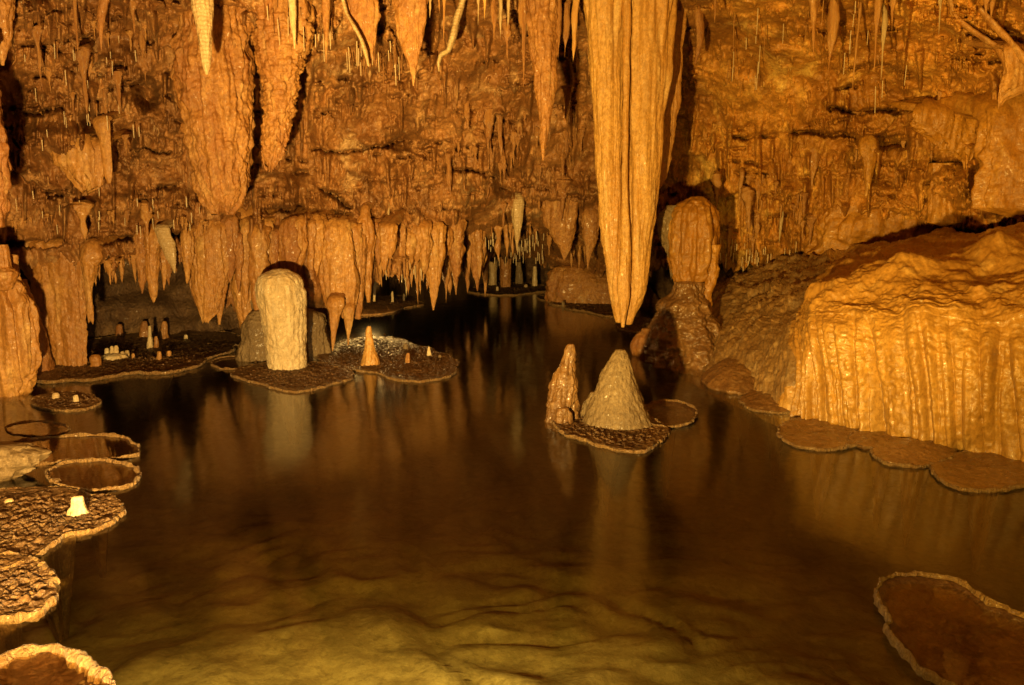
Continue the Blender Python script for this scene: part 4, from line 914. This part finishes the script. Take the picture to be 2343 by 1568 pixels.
# individually seen points: px, top, tip, width, depth (None = wall), material
PT = [
 (985, -20, 35, 15, 8.6, 'pale_calcite', 'short pale point at the top, right of the brown wedge'),
 (1003, -20, 27, 9, 8.6, 'orange_calcite', 'stubby point at the top beside the short pale one'),
 (1017, -20, 87, 12, 8.8, 'orange_calcite', 'straight slender point at the top centre, above the bent pale ribbon'),
 (1095, -20, 52, 9, 8.6, 'pale_calcite', 'pale finger-like point at the top, left of an amber one'),
 (1109, -20, 39, 8, 8.6, 'golden_calcite', 'small amber point at the top centre'),
 (1130, -20, 104, 20, 8.9, 'brown_calcite', 'rusty stalactite at the top, right of the amber point'),
 (1145, -20, 78, 14, 8.7, 'pale_calcite', 'pale ragged point in front of the rusty one at the top'),
 (1165, -20, 52, 13, 8.6, 'pale_calcite', 'pale blunt point at the top left of the long brown stalactite'),
 (1158, 50, 128, 20, 9.2, 'brown_calcite', 'knotty point below the pale blunt one'),
 (1198, -20, 178, 28, 9.3, 'brown_calcite', 'knotted stalactite hugging the long brown one on its left'),
 (1278, -20, 118, 22, 9.2, 'brown_calcite', 'orange brown point hugging the long brown stalactite on its right'),
 (1297, 10, 118, 20, 9.4, 'brown_calcite', 'leaf shaped hanging lobe left of the huge golden stalactite'),
 (1318, -20, 124, 26, 9.3, 'golden_calcite', 'glistening pointed lobe touching the huge golden stalactite'),
 (1298, 205, 285, 26, 11.2, 'brown_calcite', 'grey brown stub under the leaf shaped lobe'),
 (1120, 250, 356, 26, 11.8, 'brown_calcite', 'left of two hanging folds on the dark centre wall'),
 (1141, 245, 362, 24, 11.8, 'brown_calcite', 'right of two hanging folds on the dark centre wall'),
 (1861, -30, 122, 30, 8.8, 'orange_calcite', 'long yellow tipped stalactite at the top right'),
 (1912, -30, 152, 30, 9.2, 'orange_calcite', 'broad streaky stalactite right of the yellow tipped one'),
 (2010, -30, 150, 16, 8.9, 'orange_calcite', 'slender wavy stalactite at the top right, left of a thinner twin'),
 (2024, 30, 172, 12, 9.0, 'pale_calcite', 'thin wavy twin at the top right'),
 (1972, -30, 184, 13, 9.2, 'orange_calcite', 'very long thin stalactite at the top right'),
 (2044, -30, 70, 14, 8.7, 'orange_calcite', 'short stalactite cluster tip right of the thin wavy twin'),
 (2153, -30, 72, 12, 8.6, 'pale_calcite', 'short pale stalactite beside the snaking ribbon'),
 (2258, -30, 46, 16, 8.3, 'orange_calcite', 'left short stalactite above the straight ribbon'),
 (2275, -30, 44, 16, 8.3, 'orange_calcite', 'right short stalactite above the straight ribbon'),
 (1636, -30, 44, 12, 9.2, 'brown_calcite', 'small point right of the shadow of the huge stalactite'),
 (188, 470, 550, 34, 9.2, 'orange_calcite', 'bright curved stalactite hanging over the black ledge gap'),
 (257, 486, 518, 12, 9.6, 'orange_calcite', 'short point right of the bright curved stalactite'),
 (334, 470, 545, 26, 9.8, 'orange_calcite', 'tapered stalactite in the middle of the left ledge'),
 (285, 312, 354, 18, 9.3, 'brown_calcite', 'small cone under a ledge beside the dark hollow'),
 (298, -20, 70, 20, 8.3, 'brown_calcite', 'dull tapered stalactite at the top, left of the smooth banded one'),
 (168, -20, 115, 14, 8.2, 'brown_calcite', 'thin rib like stalactite at the upper left'),
 (83, 70, 185, 20, 8.2, 'brown_calcite', 'dull stalactite beside the rounded hanging boulder'),
 (190, 120, 255, 24, 8.7, 'brown_calcite', 'lumpy stalactite on the upper left wall above a dark hollow'),
 (270, 170, 255, 22, 8.9, 'brown_calcite', 'stubby stalactite right of the lumpy upper left one'),
 (928, 590, 680, 12, 12.6, 'white_calcite', 'brilliant white point hanging over the back island'),
 (872, 600, 640, 14, 12.0, 'orange_calcite', 'orange point left of the back island glow'),
 (1240, 150, 250, 14, 10.2, 'brown_calcite', 'dim stub tucked behind the long brown stalactite'),
 (1640, 400, 470, 22, 11.8, 'orange_calcite', 'curled pale point above the cream capped column'),
 (1697, 395, 465, 16, 11.8, 'orange_calcite', 'slim paired point above and right of the cream capped column'),
 (1712, 440, 540, 24, 11.7, 'orange_calcite', 'hanging fold on the wall right of the cream capped column'),
 (1790, 470, 560, 14, 11.6, 'pale_calcite', 'pale ribbon point above the grey slope'),
 (1862, 340, 430, 22, 11.4, 'orange_calcite', 'small twin pointed fold left of the flowstone apron'),
 (885, 417, 525, 12, 11.7, 'pale_calcite', 'pale streak like stalactite on the centre wall')]
for px, a_, b_, w_, Y_, m_, lab in PT:
    hang('cone', px, a_, b_ - a_, w_, Y_, m_, lab, None, 'stalactite')

def scatter(kind, n, poly, Lr, wr, mats, label, group, name, off=.05, follow=None):
    for _ in range(n):
        if follow:
            u = R_.uniform(0, len(follow) - 1.001); i = int(u); f = u - i
            px = follow[i][0] * (1 - f) + follow[i + 1][0] * f; py = follow[i][1] * (1 - f) + follow[i + 1][1] * f + R_.uniform(-6, 4)
        else:
            px = R_.uniform(poly[0], poly[2]); py = R_.uniform(poly[1], poly[3])
        Y = surfY(px, py) - off * R_.uniform(.3, 1.5) * (1 if kind == 'straw' else .4)
        Lp = R_.uniform(*Lr); 
        if kind == 'cone': Lp *= R_.random() ** .6 + .35
        hang(kind, px, py, Lp, R_.uniform(*wr) if kind == 'straw' else Lp * R_.uniform(*wr), Y, R_.choice(mats), label, group, name)
OB = ['orange_calcite', 'brown_calcite', 'orange_calcite']
scatter('cone', 44, None, (18, 50), (.25, .42), OB, 'short pointed stalactite in the fringe above the dark alcove', 'alcove fringe stalactites', 'stalactite', follow=[(200, 590), (260, 598), (320, 580), (380, 590), (440, 590)])
scatter('cone', 26, None, (14, 34), (.25, .4), OB, 'little pointed stalactite along the bright ledge on the left wall', 'left ledge stalactites', 'stalactite', follow=[(400, 500), (470, 512), (560, 505), (600, 500), (700, 505)])
scatter('cone', 18, None, (12, 30), (.28, .45), OB, 'little stalactite fringing the black gap at the far left', 'far left ledge stalactites', 'stalactite', follow=[(0, 520), (50, 505), (110, 490), (200, 478), (300, 485)])
scatter('cone', 52, None, (26, 78), (.2, .34), OB, 'fringe stalactite over the dark water at the centre', 'centre fringe stalactites', 'stalactite', follow=[(845, 600), (880, 590), (940, 600), (1000, 590), (1060, 590), (1112, 580)])
scatter('cone', 20, None, (20, 60), (.2, .32), OB, 'brown fold hanging low on the dark wall left of the huge stalactite', 'low folds beside the huge stalactite', 'stalactite', follow=[(1110, 520), (1220, 520), (1300, 560), (1370, 570)])
scatter('cone', 30, (1640, 400, 1860, 560), (18, 56), (.22, .34), OB, 'orange fold on the wall above the grey slope', 'folds above the grey slope', 'stalactite')
scatter('cone', 26, (1000, 230, 1340, 470), (24, 80), (.2, .32), ['brown_calcite'], 'brown drip hanging on the shaded centre wall', 'drips on the centre wall', 'stalactite')
scatter('cone', 26, (90, 30, 400, 300), (22, 70), (.2, .34), ['brown_calcite', 'orange_calcite'], 'rough drip hanging on the upper left wall', 'drips on the upper left wall', 'stalactite')
scatter('cone', 14, (1900, 200, 2340, 380), (20, 55), (.2, .34), OB, 'drip hanging from the upper right ledges', 'drips on the upper right ledges', 'stalactite')
SW = ['straw_calcite']
scatter('straw', 40, (600, 0, 760, 90), (14, 60), (1.5, 2.6), SW + ['brown_calcite'], 'thin straw hanging around the white tipped stalactite', 'straws at the top left of centre', 'soda_straw', off=.3)
scatter('straw', 34, (790, 90, 920, 150), (20, 55), (1.5, 2.6), SW + ['brown_calcite'], 'fine straw hanging on the wall behind the curved brown drapery', 'straws behind the curved drapery', 'soda_straw', off=.15)
scatter('straw', 30, (40, 80, 330, 330), (14, 32), (1.6, 2.6), SW, 'bright little straw on the upper left wall', 'straws on the upper left wall', 'soda_straw', off=.2)
scatter('straw', 26, (10, 430, 460, 520), (14, 28), (1.6, 2.6), SW, 'bright straw under the left ledge', 'straws under the left ledge', 'soda_straw', off=.2)
scatter('straw', 60, (1105, 530, 1245, 590), (10, 26), (1.3, 2.2), SW, 'tiny straw on the low far ceiling', 'straws on the far ceiling', 'soda_straw', off=.2)
scatter('straw', 40, (1640, 540, 1850, 605), (10, 30), (1.3, 2.4), SW, 'tiny straw hanging over the grey slope', 'straws over the grey slope', 'soda_straw', off=.2)
scatter('straw', 24, (880, 600, 1100, 630), (12, 30), (1.4, 2.4), SW, 'thin straw in the centre fringe', 'straws in the centre fringe', 'soda_straw', off=.2)
scatter('straw', 30, (1660, 0, 2080, 200), (14, 60), (1.5, 2.4), SW + ['orange_calcite'], 'fine straw on the top right wall', 'straws on the top right wall', 'soda_straw', off=.2)

# ------------------------------------------------------------------ lights: the cave's floodlights by the walkway and two hidden lamps
def lamp(name, kind, loc, energy, col, radius=.1, target=None, angle=120, blend=.6):
    d = bpy.data.lights.new(name, kind); d.energy = energy; d.color = col; d.shadow_soft_size = radius
    o = bpy.data.objects.new(name, d); C.objects.link(o); o.location = loc
    if kind == 'SPOT':
        d.spot_size = math.radians(angle); d.spot_blend = blend
        import mathutils
        o.rotation_euler = (mathutils.Vector(target) - mathutils.Vector(loc)).to_track_quat('-Z', 'Y').to_euler()
    return o
WARM = (1, .56, .15)
lamp('floodlight', 'SPOT', (-1.2, 1.0, .75), 4500, (1, .612, .18), .07, (-4.4, 9.5, 2.9), 76, .7)
lamp('floodlight', 'SPOT', (-1.1, .8, .75), 4500, (1, .60, .13), .07, (1.9, 9.7, 4.35), 74, .7)
lamp('floodlight', 'SPOT', (.9, .8, 1.1), 1280, (1, .575, .085), .08, (6.3, 7.0, 2.1), 78, .75)
lamp('floodlight', 'SPOT', (-.8, 2.05, .55), 1800, (1, .72, .32), .10, (-.70, 2.9, -.6), 136, 1)
p = at(790, 735, 12.9); lamp('hidden_lamp', 'POINT', (p[0], p[1], .45), 9, (1, .56, .13), .22)
p = at(846, 690, 14.0); lamp('hidden_lamp', 'POINT', (p[0], p[1], .60), 48, (1, .60, .17), .18)

w = bpy.data.worlds.new('World'); sc.world = w; w.use_nodes = True
w.node_tree.nodes['Background'].inputs[0].default_value = (1, .5, .15, 1)
w.node_tree.nodes['Background'].inputs[1].default_value = .012

cam = bpy.data.cameras.new('camera'); co = bpy.data.objects.new('camera', cam); C.objects.link(co)
cam.sensor_width = 36; cam.lens = 36 * FPX / 2342; cam.clip_end = 200; cam.clip_start = .05
co.location = (0, 0, H); co.rotation_euler = (math.pi / 2 - PITCH, 0, 0)
sc.camera = co
sc.view_settings.view_transform = 'Standard'; sc.view_settings.look = 'None'; sc.view_settings.exposure = 0; sc.view_settings.gamma = 1
cy = sc.cycles; cy.max_bounces = 6; cy.diffuse_bounces = 2; cy.glossy_bounces = 3; cy.transparent_max_bounces = 8; cy.use_denoising = True
cy.caustics_reflective = False; cy.caustics_refractive = False; cy.sample_clamp_indirect = 1.5
